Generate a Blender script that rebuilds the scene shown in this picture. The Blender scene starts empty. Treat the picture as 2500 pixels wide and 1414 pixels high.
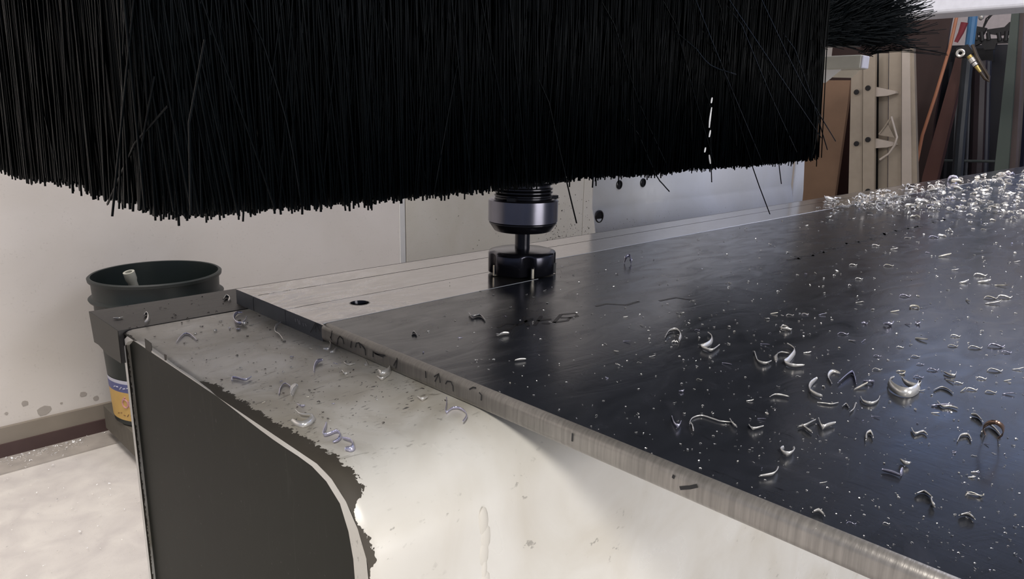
import bpy, bmesh, math, random
from mathutils import Vector, Matrix
random.seed(7)
S = bpy.context.scene
# ------------------------------------------------------------------ camera, world, lights, exposure
FPX = 1769.735; YAW, PITCH, ROLL = 0.7799741, 0.23677158, 0.01835092
H0 = 0.85                      # camera height above the floor
ca, sa, cb, sb, cg, sg = math.cos(YAW), math.sin(YAW), math.cos(PITCH), math.sin(PITCH), math.cos(ROLL), math.sin(ROLL)
FWD = Vector((sa*cb, ca*cb, -sb)); RT = Vector((ca, -sa, 0)); UPV = RT.cross(FWD)
R2 = RT*cg + UPV*sg; U2 = UPV*cg - RT*sg
CAM = Vector((0, 0, H0))
cd = bpy.data.cameras.new('camera'); cam = bpy.data.objects.new('camera', cd); S.collection.objects.link(cam)
cam.matrix_world = Matrix.Translation(CAM) @ Matrix((R2, U2, -FWD)).transposed().to_4x4()
cd.sensor_width = 36; cd.lens = 36*FPX/2500; cd.clip_start = .01; cd.clip_end = 60
S.camera = cam
w = bpy.data.worlds.new('world'); S.world = w; w.use_nodes = True
w.node_tree.nodes['Background'].inputs[0].default_value = (.62, .72, 1, 1)
w.node_tree.nodes['Background'].inputs[1].default_value = .28
S.view_settings.view_transform = 'Standard'; S.view_settings.look = 'None'
S.view_settings.gamma = 1; S.view_settings.use_curve_mapping = False
S.view_settings.exposure = 0.0
def area(name, loc, size, power, col, target=None, sizey=None):
    l = bpy.data.lights.new(name, 'AREA'); l.energy = power; l.color = col; l.size = size
    if sizey: l.shape = 'RECTANGLE'; l.size_y = sizey
    o = bpy.data.objects.new(name, l); S.collection.objects.link(o); o.location = loc
    if target is not None:
        o.rotation_euler = (Vector(target)-Vector(loc)).to_track_quat('-Z', 'Y').to_euler()
    return o
area('window_behind', (.9, -2.5, .90), 1.6, 47, (1, .96, .92), (.5, .3, .65), 1.2)
area('ceiling_lamp_near', (-1.6, -1.5, 2.8), .50, 80, (1, .95, .88), (.2, .25, .7))
area('ceiling_lamp_left', (-.2, .9, 3.0), .9, 62, (1, .93, .88), (.1, 1.5, 0))
area('ceiling_lamp_right', (2.2, -.6, 3.0), .5, 34, (.80, .84, 1), (1.4, .6, .7), 2.0)
area('ceiling_lamp_far', (3.6, 0.6, 3.0), 1.0, 20, (1, .9, .8), (4, 1.6, .7))

def ray(px, py): return R2*((px-1250)/FPX) - U2*((py-707)/FPX) + FWD
def onz(px, py, z): r = ray(px, py); return CAM + r*((z-H0)/r.z)
def onx(px, py, x): r = ray(px, py); return CAM + r*(x/r.x)
def ony(px, py, y): r = ray(px, py); return CAM + r*(y/r.y)

# ------------------------------------------------------------------ materials
class NT:
    def __init__(s, name):
        s.m = bpy.data.materials.new(name); s.m.use_nodes = True; s.t = s.m.node_tree
        s.b = s.t.nodes['Principled BSDF']
    def n(s, typ, **kw):
        nd = s.t.nodes.new(typ)
        for k, v in kw.items():
            if k in nd.inputs: nd.inputs[k].default_value = v
            else: setattr(nd, k, v)
        return nd
    def l(s, a, b): s.t.links.new(a, b)
    def coord(s, scale=(1, 1, 1), kind='Object', rot=(0, 0, 0)):
        c = s.n('ShaderNodeTexCoord'); mp = s.n('ShaderNodeMapping'); mp.inputs['Scale'].default_value = scale
        mp.inputs['Rotation'].default_value = rot
        s.l(c.outputs[kind], mp.inputs[0]); return mp.outputs[0]
    def noise(s, co, scale, detail=3, dist=0, rough=.5):
        n = s.n('ShaderNodeTexNoise', Scale=scale, Detail=detail, Distortion=dist, Roughness=rough)
        s.l(co, n.inputs['Vector']); return n.outputs[0]
    def ramp(s, f, stops, interp='LINEAR'):
        r = s.n('ShaderNodeValToRGB'); e = r.color_ramp.elements; r.color_ramp.interpolation = interp
        while len(e) < len(stops): e.new(.5)
        for i, (p, c) in enumerate(stops):
            e[i].position = p; e[i].color = (c, c, c, 1) if isinstance(c, (int, float)) else (*c, 1)
        s.l(f, r.inputs[0]); return r.outputs[0]
    def mix(s, f, a, b, mode='MIX'):
        m = s.n('ShaderNodeMix', data_type='RGBA', blend_type=mode)
        if isinstance(f, (int, float)): m.inputs[0].default_value = f
        else: s.l(f, m.inputs[0])
        for v, k in ((a, 6), (b, 7)):
            if isinstance(v, tuple): m.inputs[k].default_value = (*v, 1)
            else: s.l(v, m.inputs[k])
        return m.outputs[2]
    def math(s, op, a, b=0.0, clamp=False):
        m = s.n('ShaderNodeMath', operation=op, use_clamp=clamp)
        for v, k in ((a, 0), (b, 1)):
            if isinstance(v, (int, float)): m.inputs[k].default_value = v
            else: s.l(v, m.inputs[k])
        return m.outputs[0]
    def bump(s, h, strength, dist=.001):
        b = s.n('ShaderNodeBump', Strength=strength, Distance=dist); s.l(h, b.inputs['Height']); s.l(b.outputs[0], s.b.inputs['Normal'])
    def base(s, c): 
        if isinstance(c, tuple): s.b.inputs['Base Color'].default_value = (*c, 1)
        else: s.l(c, s.b.inputs['Base Color'])
    def rough(s, v):
        if isinstance(v, (int, float)): s.b.inputs['Roughness'].default_value = v
        else: s.l(v, s.b.inputs['Roughness'])
    def metal(s, v): s.b.inputs['Metallic'].default_value = v
MATS = {}
def simple(name, col, rough=.5, metal=0, var=.12, scale=40, emis=0):
    if name in MATS: return MATS[name]
    t = NT(name); c = t.coord()
    n = t.noise(c, scale, 4)
    d = tuple(x*(1-var) for x in col); l = tuple(min(1, x*(1+var)) for x in col)
    t.base(t.mix(n, d, l)); t.rough(rough); t.metal(metal)
    if emis:
        t.b.inputs['Emission Color'].default_value = (*col, 1); t.b.inputs['Emission Strength'].default_value = emis
    MATS[name] = t.m; return t.m

def painted(name, col, dirt=(.30, .26, .20), spots=.0, rough=.42, blot=.35, scale=1.0):
    t = NT(name); c = t.coord()
    cs = t.coord((6, 22, 22))
    n1 = t.noise(c, 9*scale, 6, .6)
    n2 = t.noise(c, 60*scale, 5, .3)
    base = t.mix(t.ramp(n1, [(.35, 0.0), (.75, blot)]), col, dirt)
    fine = t.noise(c, 420*scale, 3)
    base = t.mix(t.math('MULTIPLY', t.ramp(n2, [(.50, 0.0), (.62, 1.0)]), t.ramp(fine, [(.60, 0.0), (.66, spots)])), base, (.06, .05, .045))
    strk = t.noise(cs, 22*scale, 4, .8)
    base = t.mix(t.ramp(strk, [(.66, 0.0), (.72, spots*.8)]), base, (.12, .10, .08))
    t.base(base); t.rough(t.math('ADD', t.math('MULTIPLY', n2, .25), rough-.12))
    t.bump(n2, .15, .0006)
    return t.m
M_wall = painted('wall_paint', (.62, .585, .55), dirt=(.50, .46, .41), spots=.12, rough=.55, blot=.5, scale=.4)
M_cover = painted('cover_paint', (.56, .535, .48), dirt=(.42, .38, .28), spots=.25, rough=.45)
M_shield = painted('shield_paint', (.55, .57, .63), dirt=(.46, .46, .46), spots=.10, rough=.40, blot=.6)
M_frame_w = painted('frame_paint', (.60, .60, .60), dirt=(.5, .48, .42), rough=.4)
M_floor = painted('floor_paint', (.62, .59, .55), dirt=(.42, .39, .38), spots=.25, rough=.4, blot=.75, scale=1.3)
M_chip = simple('shaving_metal', (.90, .88, .85), .26, .6, .06, 300)
M_chipb = simple('shaving_blue_metal', (.66, .65, .82), .20, .75, .12, 300)
M_chipd = simple('shaving_dull_metal', (.78, .74, .66), .35, .6, .12, 300)
M_bristle = simple('bristle_nylon', (.0018, .0034, .0048), .48, 0, .35, 15); M_bristle.node_tree.nodes['Principled BSDF'].inputs['Specular IOR Level'].default_value = .12
M_black = simple('black_metal', (.010, .010, .012), .25, .3)
M_dark = simple('dark_housing', (.012, .012, .013), .6)
M_ink = simple('marker_ink', (.02, .02, .022), .6)
M_inkf = simple('faded_ink', (.012, .012, .014), .42)
M_chalk = simple('chalk', (.42, .43, .46), .8)

def mat_bed():
    t = NT('bed_paint'); c = t.coord(); uvn = t.n('ShaderNodeUVMap'); uvn.uv_map = 'prof'
    sp = t.n('ShaderNodeSeparateXYZ'); t.l(uvn.outputs[0], sp.inputs[0]); u, v = sp.outputs[0], sp.outputs[1]
    n1 = t.noise(c, 14, 6, .8); n2 = t.noise(c, 75, 5, .5); fine = t.noise(t.coord((.7, 1.6, 1)), 330, 3)
    base = t.mix(t.ramp(n1, [(.42, 0.0), (.75, .45)]), (.71, .695, .655), (.47, .42, .33))
    # oily dirt on the top face, darkened to stand for the shade there too: v = arc length from the rail side
    topm = t.ramp(t.math('MULTIPLY', v, 1.0), [(.24, 1.0), (.30, 0.0)])
    base = t.mix(t.math('MULTIPLY', topm, t.ramp(t.noise(c, 22, 5, 1.2), [(.35, .10), (.65, .75)])), base, (.33, .29, .215))
    base = t.mix(t.math('MULTIPLY', t.math('MULTIPLY', t.ramp(n2, [(.50, 0.0), (.60, 1.0)]), t.ramp(fine, [(.61, 0.0), (.66, .9)])), t.math('ADD', t.math('MULTIPLY', topm, .85), t.ramp(n1, [(.58, 0.0), (.66, .5)]))), base, (.05, .045, .04))
    stretch = t.noise(t.coord((5, 26, 10)), 9, 4, .6)
    base = t.mix(t.math('MULTIPLY', topm, t.ramp(stretch, [(.66, 0.0), (.71, .6)])), base, (.10, .085, .06))
    # chipped edge: width of bare metal along the profile
    fc = t.n('ShaderNodeFloatCurve'); cm = fc.mapping; cu = cm.curves[0]
    pts = [(0, .12), (.02, .08), (.04, .03), (.10, .03), (.125, .04), (.14, .40), (.18, .50), (.21, .50), (.245, .62), (.275, .70), (.290, .80), (.296, .10), (.302, .05), (.308, .22), (.320, .30), (.324, .04), (.34, .04), (.348, .16), (.37, .16), (.395, .05), (.41, .28), (.5, .15), (1, .1)]
    cu.points[0].location = pts[0]; cu.points[1].location = pts[-1]
    for p in pts[1:-1]: cu.points.new(*p)
    for p in cu.points: p.handle_type = 'VECTOR'
    cm.update(); t.l(v, fc.inputs['Value'])
    jag = t.noise(t.coord((1, 1.0, 1)), 330, 5, .8, .6); jag2 = t.noise(c, 60, 3, .4)
    wth = t.math('MULTIPLY', fc.outputs[0], .0125)
    wob = t.math('MULTIPLY', t.math('SUBTRACT', t.math('ADD', t.math('MULTIPLY', jag, .6), t.math('MULTIPLY', jag2, .4)), .5), .024)
    wob = t.math('MULTIPLY', wob, t.math('ADD', t.math('MULTIPLY', fc.outputs[0], 1.2), .1))
    edge = t.math('ADD', wth, wob)
    m = t.math('LESS_THAN', u, edge)
    base = t.mix(m, base, t.mix(jag2, (.045, .038, .03), (.075, .065, .05)))
    t.base(base)
    t.rough(t.math('ADD', t.math('MULTIPLY', m, .35), t.ramp(n1, [(.3, .22), (.7, .40)])))
    t.bump(t.math('SUBTRACT', t.math('MULTIPLY', n2, .3), m), .35, .0006)
    return t.m
M_bed = mat_bed()
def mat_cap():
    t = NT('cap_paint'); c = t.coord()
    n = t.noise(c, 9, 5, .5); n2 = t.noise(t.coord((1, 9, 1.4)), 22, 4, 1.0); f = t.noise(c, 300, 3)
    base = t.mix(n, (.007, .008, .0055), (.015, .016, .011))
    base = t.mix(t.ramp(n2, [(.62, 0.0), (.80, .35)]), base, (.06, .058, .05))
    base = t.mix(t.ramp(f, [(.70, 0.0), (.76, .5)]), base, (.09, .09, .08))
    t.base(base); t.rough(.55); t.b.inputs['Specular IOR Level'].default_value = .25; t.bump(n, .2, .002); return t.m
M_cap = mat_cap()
def mat_plate():
    t = NT('plate_mill_scale'); c = t.coord()
    n = t.noise(t.coord((3.5, 9, 1)), 5, 5, 1.5); st = t.noise(t.coord((14, 3.0, 1), rot=(0, 0, .55)), 22, 5, .6); g = t.noise(c, 14, 5, 2.0)
    base = t.mix(n, (.020, .022, .027), (.033, .036, .046))
    base = t.mix(t.ramp(st, [(.64, 0.0), (.74, .8)]), base, (.008, .008, .010))
    base = t.mix(t.ramp(g, [(.63, 0.0), (.85, .5)]), base, (.10, .10, .125))
    t.base(base); t.metal(.0)
    t.rough(t.ramp(n, [(.3, .18), (.7, .30)])); t.b.inputs['IOR'].default_value = 1.42
    t.bump(t.math('ADD', t.math('MULTIPLY', n, .6), t.math('MULTIPLY', st, .1)), .25, .0012); return t.m
M_plate = mat_plate()
def mat_edge():
    t = NT('plate_cut_edge'); c = t.coord((.3, 1, .05))
    st = t.noise(c, 700, 4); n = t.noise(t.coord(), 30, 4)
    base = t.mix(st, (.17, .16, .15), (.46, .43, .40)); base = t.mix(t.ramp(n, [(.4, 0.0), (.8, .4)]), base, (.12, .12, .12))
    t.base(base); t.metal(.4); t.rough(.36); t.bump(st, .25, .0004); return t.m
M_edge = mat_edge()
def mat_strip():
    t = NT('milled_metal'); c = t.coord()
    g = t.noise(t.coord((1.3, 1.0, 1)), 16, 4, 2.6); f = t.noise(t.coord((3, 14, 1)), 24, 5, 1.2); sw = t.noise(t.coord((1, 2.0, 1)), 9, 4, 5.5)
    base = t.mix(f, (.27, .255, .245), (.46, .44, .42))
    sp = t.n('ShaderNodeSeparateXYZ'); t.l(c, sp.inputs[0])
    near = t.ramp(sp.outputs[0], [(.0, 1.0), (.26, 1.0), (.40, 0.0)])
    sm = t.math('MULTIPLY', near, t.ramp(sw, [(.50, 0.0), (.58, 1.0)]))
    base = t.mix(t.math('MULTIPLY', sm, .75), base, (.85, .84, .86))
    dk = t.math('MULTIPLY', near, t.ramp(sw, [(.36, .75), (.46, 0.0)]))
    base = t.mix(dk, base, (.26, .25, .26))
    t.base(base); t.metal(.88)
    t.rough(t.math('ADD', t.math('MULTIPLY', sm, .3), t.math('ADD', .10, t.math('MULTIPLY', g, .12))))
    t.bump(t.math('ADD', t.math('MULTIPLY', g, .5), t.math('MULTIPLY', t.math('MULTIPLY', sw, near), .8)), .16, .0015); return t.m
M_strip = mat_strip()
def mat_rail():
    t = NT('rail_steel'); c = t.coord()
    n = t.noise(t.coord((1, 1, 1)), 18, 5, .6); st = t.noise(t.coord((3, 22, 3)), 20, 5, .6)
    base = t.mix(n, (.040, .036, .033), (.085, .078, .074)); base = t.mix(t.ramp(st, [(.60, 0.0), (.70, .8)]), base, (.012, .010, .009))
    t.base(base); t.rough(.5); t.bump(st, .3, .0008); return t.m
M_rail = mat_rail()
M_railend = simple('rail_end_steel', (.040, .037, .030), .55, 0, .25, 30)
M_nut = simple('collet_nut_steel', (.15, .15, .185), .25, .95, .1, 60)
M_tool = simple('tool_black_oxide', (.022, .022, .028), .18, .6, .15, 60)
M_cut = simple('cutter_steel', (.05, .05, .065), .22, .8, .15, 60)
M_carb = simple('carbide_insert', (.45, .42, .36), .25, .9, .1, 60)
M_bucket = simple('bucket_plastic', (.007, .012, .0115), .42, 0, .3, 12)
M_maroon = simple('maroon_band', (.060, .034, .032), .6, 0, .2, 20)
M_tanband = simple('taupe_band', (.22, .19, .155), .6, 0, .15, 14)
M_block = simple('concrete_block', (.10, .088, .070), .8, 0, .25, 40)

# ------------------------------------------------------------------ object helpers
def tag(o, label=None, cat=None, group=None, kind=None):
    if label: o['label'] = label
    if cat: o['category'] = cat
    if group: o['group'] = group
    if kind: o['kind'] = kind
    return o
def empty(name, loc, label, cat, group=None):
    o = bpy.data.objects.new(name, None); S.collection.objects.link(o); o.location = loc; o.empty_display_size = .05
    return tag(o, label, cat, group)
def link(name, me, mat, parent=None, loc=None):
    o = bpy.data.objects.new(name, me); S.collection.objects.link(o)
    if mat:
        for m in (mat if isinstance(mat, (list, tuple)) else [mat]): me.materials.append(m)
    if loc is not None: o.location = loc
    if parent:
        o.parent = parent; o.matrix_parent_inverse = Matrix.Translation(-parent.location)
    return o
def fin(name, bm, mat, parent=None, smooth=False, recalc=True):
    if recalc: bmesh.ops.recalc_face_normals(bm, faces=bm.faces)
    me = bpy.data.meshes.new(name); bm.to_mesh(me); bm.free()
    if smooth:
        for p in me.polygons: p.use_smooth = True
        me.set_sharp_from_angle(angle=.6)
    o = link(name, me, mat, parent)
    return o
def bbox(bm, lo, hi, bev=0, seg=2):
    r = bmesh.ops.create_cube(bm, size=1); vs = r['verts']
    for v in vs:
        v.co = Vector([lo[i]+(hi[i]-lo[i])*(v.co[i]+.5) for i in range(3)])
    if bev:
        es = list({e for v in vs for e in v.link_edges})
        bmesh.ops.bevel(bm, geom=es, offset=bev, segments=seg, profile=.5, affect='EDGES')
def box(name, lo, hi, mat, parent=None, bev=0, seg=2):
    bm = bmesh.new(); bbox(bm, lo, hi, bev, seg); return fin(name, bm, mat, parent)
def prism(bm, pts, vec):
    a = [bm.verts.new(p) for p in pts]; b = [bm.verts.new(Vector(p)+Vector(vec)) for p in pts]; n = len(a)
    bm.faces.new(a); bm.faces.new(b[::-1])
    for i in range(n): bm.faces.new((a[i], b[i], b[(i+1) % n], a[(i+1) % n]))
def lathe(bm, prof, c, seg=48, axis=Vector((0, 0, 1)), close=False):
    q = Vector((0, 0, 1)).rotation_difference(axis.normalized()); rings = []
    for r, z in prof:
        if r < 1e-6: rings.append([bm.verts.new(Vector(c)+q@Vector((0, 0, z)))])
        else: rings.append([bm.verts.new(Vector(c)+q@Vector((r*math.cos(2*math.pi*k/seg), r*math.sin(2*math.pi*k/seg), z))) for k in range(seg)])
    for a, b in zip(rings, rings[1:]):
        for k in range(seg):
            k2 = (k+1) % seg
            if len(a) == 1 and len(b) > 1: bm.faces.new((a[0], b[k], b[k2]))
            elif len(b) == 1 and len(a) > 1: bm.faces.new((a[k], b[0], a[k2]))
            elif len(a) > 1: bm.faces.new((a[k], b[k], b[k2], a[k2]))
def tube(bm, pts, r, seg=8, cap=True, r1=None):
    pts = [Vector(p) for p in pts]; n = len(pts); rings = []
    ref = None
    for i, p in enumerate(pts):
        t = (pts[min(i+1, n-1)]-pts[max(i-1, 0)]).normalized()
        if ref is None: ref = t.orthogonal().normalized()
        a = (ref-t*ref.dot(t)).normalized(); ref = a; b = t.cross(a)
        rr = r if r1 is None else r+(r1-r)*i/(n-1)
        rings.append([bm.verts.new(p+(a*math.cos(2*math.pi*k/seg)+b*math.sin(2*math.pi*k/seg))*rr) for k in range(seg)])
    for A, B in zip(rings, rings[1:]):
        for k in range(seg): bm.faces.new((A[k], A[(k+1) % seg], B[(k+1) % seg], B[k]))
    if cap and seg > 2: bm.faces.new(rings[0][::-1]); bm.faces.new(rings[-1])
def polyX(name, X, px, depth, mat, parent=None):
    bm = bmesh.new(); prism(bm, [onx(a, b, X) for a, b in px], (depth, 0, 0)); return fin(name, bm, mat, parent)
def tubeobj(name, pts, r, mat, parent=None, seg=10, r1=None):
    bm = bmesh.new(); tube(bm, pts, r, seg, True, r1); return fin(name, bm, mat, parent, smooth=True)

PT = H0-.14          # plate top
PB = PT-.0127        # plate bottom, bed top
# ------------------------------------------------------------------ room
WY = 2.06; WX = 6.6
def struct(o): o['kind'] = 'structure'; return o
struct(box('floor', (-4, -3, -.1), (WX+.2, WY+.2, 0), M_floor))
struct(box('wall_left', (-4, WY, 0), (WX+.2, WY+.15, 3.3), M_wall))
struct(box('wall_back', (WX, -3, 0), (WX+.15, WY, 3.3), simple('back_wall_paint', (.62, .55, .54), .6)))
struct(box('ceiling', (-4, -3, 3.3), (WX+.2, WY+.2, 3.4), simple('ceiling_paint', (.55, .56, .6), .8)))
winf = struct(box('window_1', (WX-.03, -2.6, 1.95), (WX-.001, 1.98, 3.25), simple('window_frame_paint', (.5, .5, .5), .5)))
for k in range(6):
    y0 = -2.55+k*.755; box('window_pane', (WX-.045, y0, 2.0), (WX-.032, y0+.70, 3.2), simple('daylit_glass', (.42, .58, 1.0), .1, 0, .02, 2, 1.15), winf)
struct(box('trim_1', (-4, WY-.012, .0375), (2.6, WY, .078), M_tanband))
struct(box('baseboard_left', (-4, WY-.018, .0), (2.6, WY, .0375), M_maroon))
# low ledge strip of the floor coving in front of the baseboard
struct(box('trim_2', (-4, WY-.11, 0), (2.6, WY-.018, .004), simple('floor_edge_strip', (.34, .31, .28), .45, 0, .3, 25)))
for i, (px, py) in enumerate([(60, 985), (107, 1003), (203, 963), (235, 972), (15, 1010), (150, 985)]):
    p = ony(px, py, WY-.001); bm = bmesh.new(); n = 9; rr = [.008, .016, .008, .007, .004, .003][i]
    prism(bm, [p+Vector((rr*(.8+.5*random.random())*math.cos(k*2*math.pi/n), 0, rr*(.7+.4*random.random())*math.sin(k*2*math.pi/n))) for k in range(n)], (0, .0009, 0))
    o = fin('wall_scuff', bm, simple('scuff', (.36, .33, .30), .7), bpy.data.objects['wall_left'])

# ------------------------------------------------------------------ machine bed
BX = .149; BYL = .5405; BYR = .232; BL = 4.2; BZ0 = PB-.43
bed = empty('machine_bed', (BX, .4, 0), 'cream painted box-section machine bed with chipped paint on its edge, under the steel plate', 'machine')
prof = []   # (y, z) from rail side, over the top, round the corner, down the near side
prof.append((BYL, BZ0)); prof.append((BYL, PB-.012))
for k in range(1, 5):
    a = math.pi/2*k/4; prof.append((BYL-.003+.003*math.cos(a), PB-.003+.003*math.sin(a)))
rc = .042
for y in (.50, .46, .42, .38, .34, .30): prof.append((y, PB))
for k in range(0, 15):
    a = math.pi/2+math.pi/2*k/14; prof.append((BYR+rc+rc*math.cos(a), PB-rc+rc*math.sin(a)))
for z in (.08, .12, .2, .3, .43): prof.append((BYR, PB-z))
def arc(pf, i0=5):
    s = [0]*len(pf)
    for i in range(1, len(pf)): s[i] = s[i-1]+math.hypot(pf[i][0]-pf[i-1][0], pf[i][1]-pf[i-1][1])
    return [max(0, x-s[i0]) for x in s]
al = arc(prof)
bm = bmesh.new(); uvl = bm.loops.layers.uv.new('prof')
xs = [0, .003, .006, .02, .06, .15, .5, 1.5, BL]; rows = []
for x in xs:
    ins = .0022 if x == 0 else (.0006 if x == .003 else 0)
    rows.append([bm.verts.new((BX+x, y+(ins if y < .27 else (-ins if y > .54 else 0)), z-(ins if z > PB-.03 else 0))) for y, z in prof])
for i in range(len(xs)-1):
    for j in range(len(prof)-1):
        f = bm.faces.new((rows[i][j], rows[i][j+1], rows[i+1][j+1], rows[i+1][j])); f.smooth = True
        for lp, (u, v) in zip(f.loops, ((xs[i], al[j]), (xs[i], al[j+1]), (xs[i+1], al[j+1]), (xs[i+1], al[j]))): lp[uvl].uv = (u, v)
# end rim: outer outline -> inner outline
inner_px = [(301, 852), (303, 843), (309, 836), (318, 832), (327, 831), (340, 836), (380, 863), (421, 893), (468, 924), (515, 957), (562, 993), (609, 1030), (656, 1066), (703, 1098), (750, 1128), (785, 1160), (811, 1195), (830, 1230), (844, 1270), (856, 1320), (862, 1360), (867, 1414)]
inner = [onx(a, b, BX) for a, b in inner_px]
inner_yz = [(inner[0].y, BZ0)]+[(p.y, p.z) for p in inner]+[(inner[-1].y, BZ0)]
# resample both outlines to N points by matched parameter
def resamp(pl, n):
    L = [0]
    for a, b in zip(pl, pl[1:]): L.append(L[-1]+math.hypot(b[0]-a[0], b[1]-a[1]))
    out = []
    for k in range(n):
        t = L[-1]*k/(n-1); i = 0
        while i < len(L)-2 and L[i+1] < t: i += 1
        f = (t-L[i])/max(1e-9, L[i+1]-L[i]); out.append((pl[i][0]+(pl[i+1][0]-pl[i][0])*f, pl[i][1]+(pl[i+1][1]-pl[i][1])*f))
    return out
outer = [(rows[0][j].co.y, rows[0][j].co.z) for j in range(len(prof))]
NR = 90
A = resamp(outer, NR)
def nearest_inner(p):
    B = resamp(inner_yz, 400); return min(B, key=lambda q: (q[0]-p[0])**2+(q[1]-p[1])**2)
Bn = resamp(inner_yz, NR)
va = [bm.verts.new((BX, y, z)) for y, z in A]; vb = [bm.verts.new((BX, y, z)) for y, z in Bn]; vc = [bm.verts.new((BX+.004, y, z)) for y, z in Bn]
for k in range(NR-1):
    for f in (bm.faces.new((va[k], vb[k], vb[k+1], va[k+1])), bm.faces.new((vb[k], vc[k], vc[k+1], vb[k+1]))):
        for lp in f.loops: lp[uvl].uv = (.5, .9)
# far end and bottom
f = bm.faces.new(rows[-1]); f2 = bm.faces.new((rows[0][0], rows[-1][0], rows[-1][-1], rows[0][-1]))
bmesh.ops.recalc_face_normals(bm, faces=bm.faces)
bed_tube = fin('box_tube', bm, M_bed, bed, recalc=False)
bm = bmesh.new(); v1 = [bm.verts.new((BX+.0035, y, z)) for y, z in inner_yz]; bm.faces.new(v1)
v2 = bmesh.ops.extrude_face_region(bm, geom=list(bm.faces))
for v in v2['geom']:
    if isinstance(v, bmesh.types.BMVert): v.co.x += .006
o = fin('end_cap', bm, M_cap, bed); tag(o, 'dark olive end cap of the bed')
# paint missing from the rim: bare patches
for pts in ([(353, 827), (368, 838), (370, 848), (369, 862), (355, 852)], [(400, 865), (405, 867), (405, 880), (402, 880)]):
    bm = bmesh.new(); prism(bm, [onx(a, b, BX-.0001) for a, b in pts], (.0004, 0, 0))
    tag(fin('bare_patch', bm, simple('bare_edge', (.04, .034, .028), .6), bed), 'bare dark patch on the white rim')
# weld bead down the near side
bm = bmesh.new(); x0 = .2135
for k in range(46):
    z = PB-.040-k*.0085
    bmesh.ops.create_icosphere(bm, subdivisions=2, radius=1, matrix=Matrix.Translation((x0+random.uniform(-.0012, .0012), BYR+.0006, z)) @ Matrix.Diagonal((.0034*random.uniform(.6, 1.4), .0012, .0085, 1)))
fin('weld_bead', bm, painted('weld_paint', (.68, .655, .60), blot=.2), bed, smooth=True)
for lx in (.35, 3.6):
    box('leg', (lx, BYR+.04, 0), (lx+.14, BYL-.03, BZ0), M_frame_w, bed, .006)
# dark side rail
RX = .1465
ends = [onx(220, 764, RX), onx(292.6, 808.5, RX), onx(298.6, 888, RX), onx(265, 866, RX), onx(243, 842, RX), onx(232, 835, RX)]
ends[0].z = PB; ends[0].y = .609; ends[1].y = BYL+.0004; ends[1].z = PB; ends[2].y = BYL+.0004
bm = bmesh.new(); prism(bm, ends, (BL-.2, 0, 0))
o = fin('side_rail', bm, M_rail, bed); tag(o, 'dark bare steel rail along the far side of the bed')
bm = bmesh.new(); prism(bm, [p-Vector((.0006, 0, 0)) for p in ends], (.0005, 0, 0)); fin('rail_end_face', bm, M_railend, bed)

# ------------------------------------------------------------------ steel plate
EX = .2405; EY = .5595; FY = .4288; G1 = .529; G2 = .4775; PL = 3.3; MZ = PT-.0007
TC = Vector((.4632, .456)); TR = .0313
plate = empty('steel_plate', (EX, .2, PB), 'long dark steel plate with one milled bright strip, lying on the machine bed', 'metal plate')
arcp = []
for k in range(0, 13):     # end of the wide pass, shaped by the cutter
    a = -math.pi/2+k*(math.acos(-(G2-TC.y)/TR)-0)*0/12+k*( (math.asin((G2-TC.y)/TR)) + math.pi/2)/12
    arcp.append((TC.x+(TR)*math.cos(a), TC.y+(TR)*math.sin(a)))
arcp[0] = (TC.x, FY-.002) if False else arcp[0]
body_poly = [(EX-.0008, -.18), (PL, -.18), (PL, G2)] + [p for p in arcp[::-1]] + [(TC.x-.01, FY-.0030), (EX-.0008, FY-.0035)]
bm = bmesh.new()
bot = [bm.verts.new((x, y, PB)) for x, y in body_poly]; top = [bm.verts.new((x, y, PT)) for x, y in body_poly]; n = len(bot)
bm.faces.new(bot[::-1]); ft = bm.faces.new(top)
sides = []
for i in range(n): sides.append(bm.faces.new((bot[i], bot[(i+1) % n], top[(i+1) % n], top[i])))
sides[-1].material_index = 1
es = [e for e in bm.edges if all(abs(v.co.x-EX+.0008) < 1e-5 for v in e.verts) and abs(e.verts[0].co.z-e.verts[1].co.z) < 1e-6]
r = bmesh.ops.bevel(bm, geom=es, offset=.0042, segments=7, profile=.5, affect='EDGES')
for f in bm.faces:
    if f.calc_center_median().x < EX+.0045 and len(f.verts) == 4: f.smooth = True
    f.normal_update()
    if f.calc_center_median().x < EX+.0045 and abs(f.normal.z) < .999: f.material_index = 1
o = fin('plate_body', bm, [M_plate, M_edge], plate)
# milled strips (three passes)
def strip(name, poly, z):
    bm = bmesh.new(); prism(bm, [(x, y, PB) for x, y in poly], (0, 0, z-PB))
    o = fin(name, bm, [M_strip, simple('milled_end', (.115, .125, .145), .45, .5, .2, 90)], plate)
    for p in o.data.polygons:
        if p.normal.x < -.9: p.material_index = 1
    return o
gw = .0005
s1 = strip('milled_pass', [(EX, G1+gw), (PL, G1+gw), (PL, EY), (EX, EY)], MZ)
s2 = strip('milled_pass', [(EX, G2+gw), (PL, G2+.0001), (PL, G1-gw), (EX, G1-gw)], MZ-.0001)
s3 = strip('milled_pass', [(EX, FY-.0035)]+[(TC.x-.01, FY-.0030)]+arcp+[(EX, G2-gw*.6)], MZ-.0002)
box('groove_floor', (EX+.0004, FY, PB+.001), (PL-.01, EY-.002, MZ-.0012), M_dark, plate)
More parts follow.
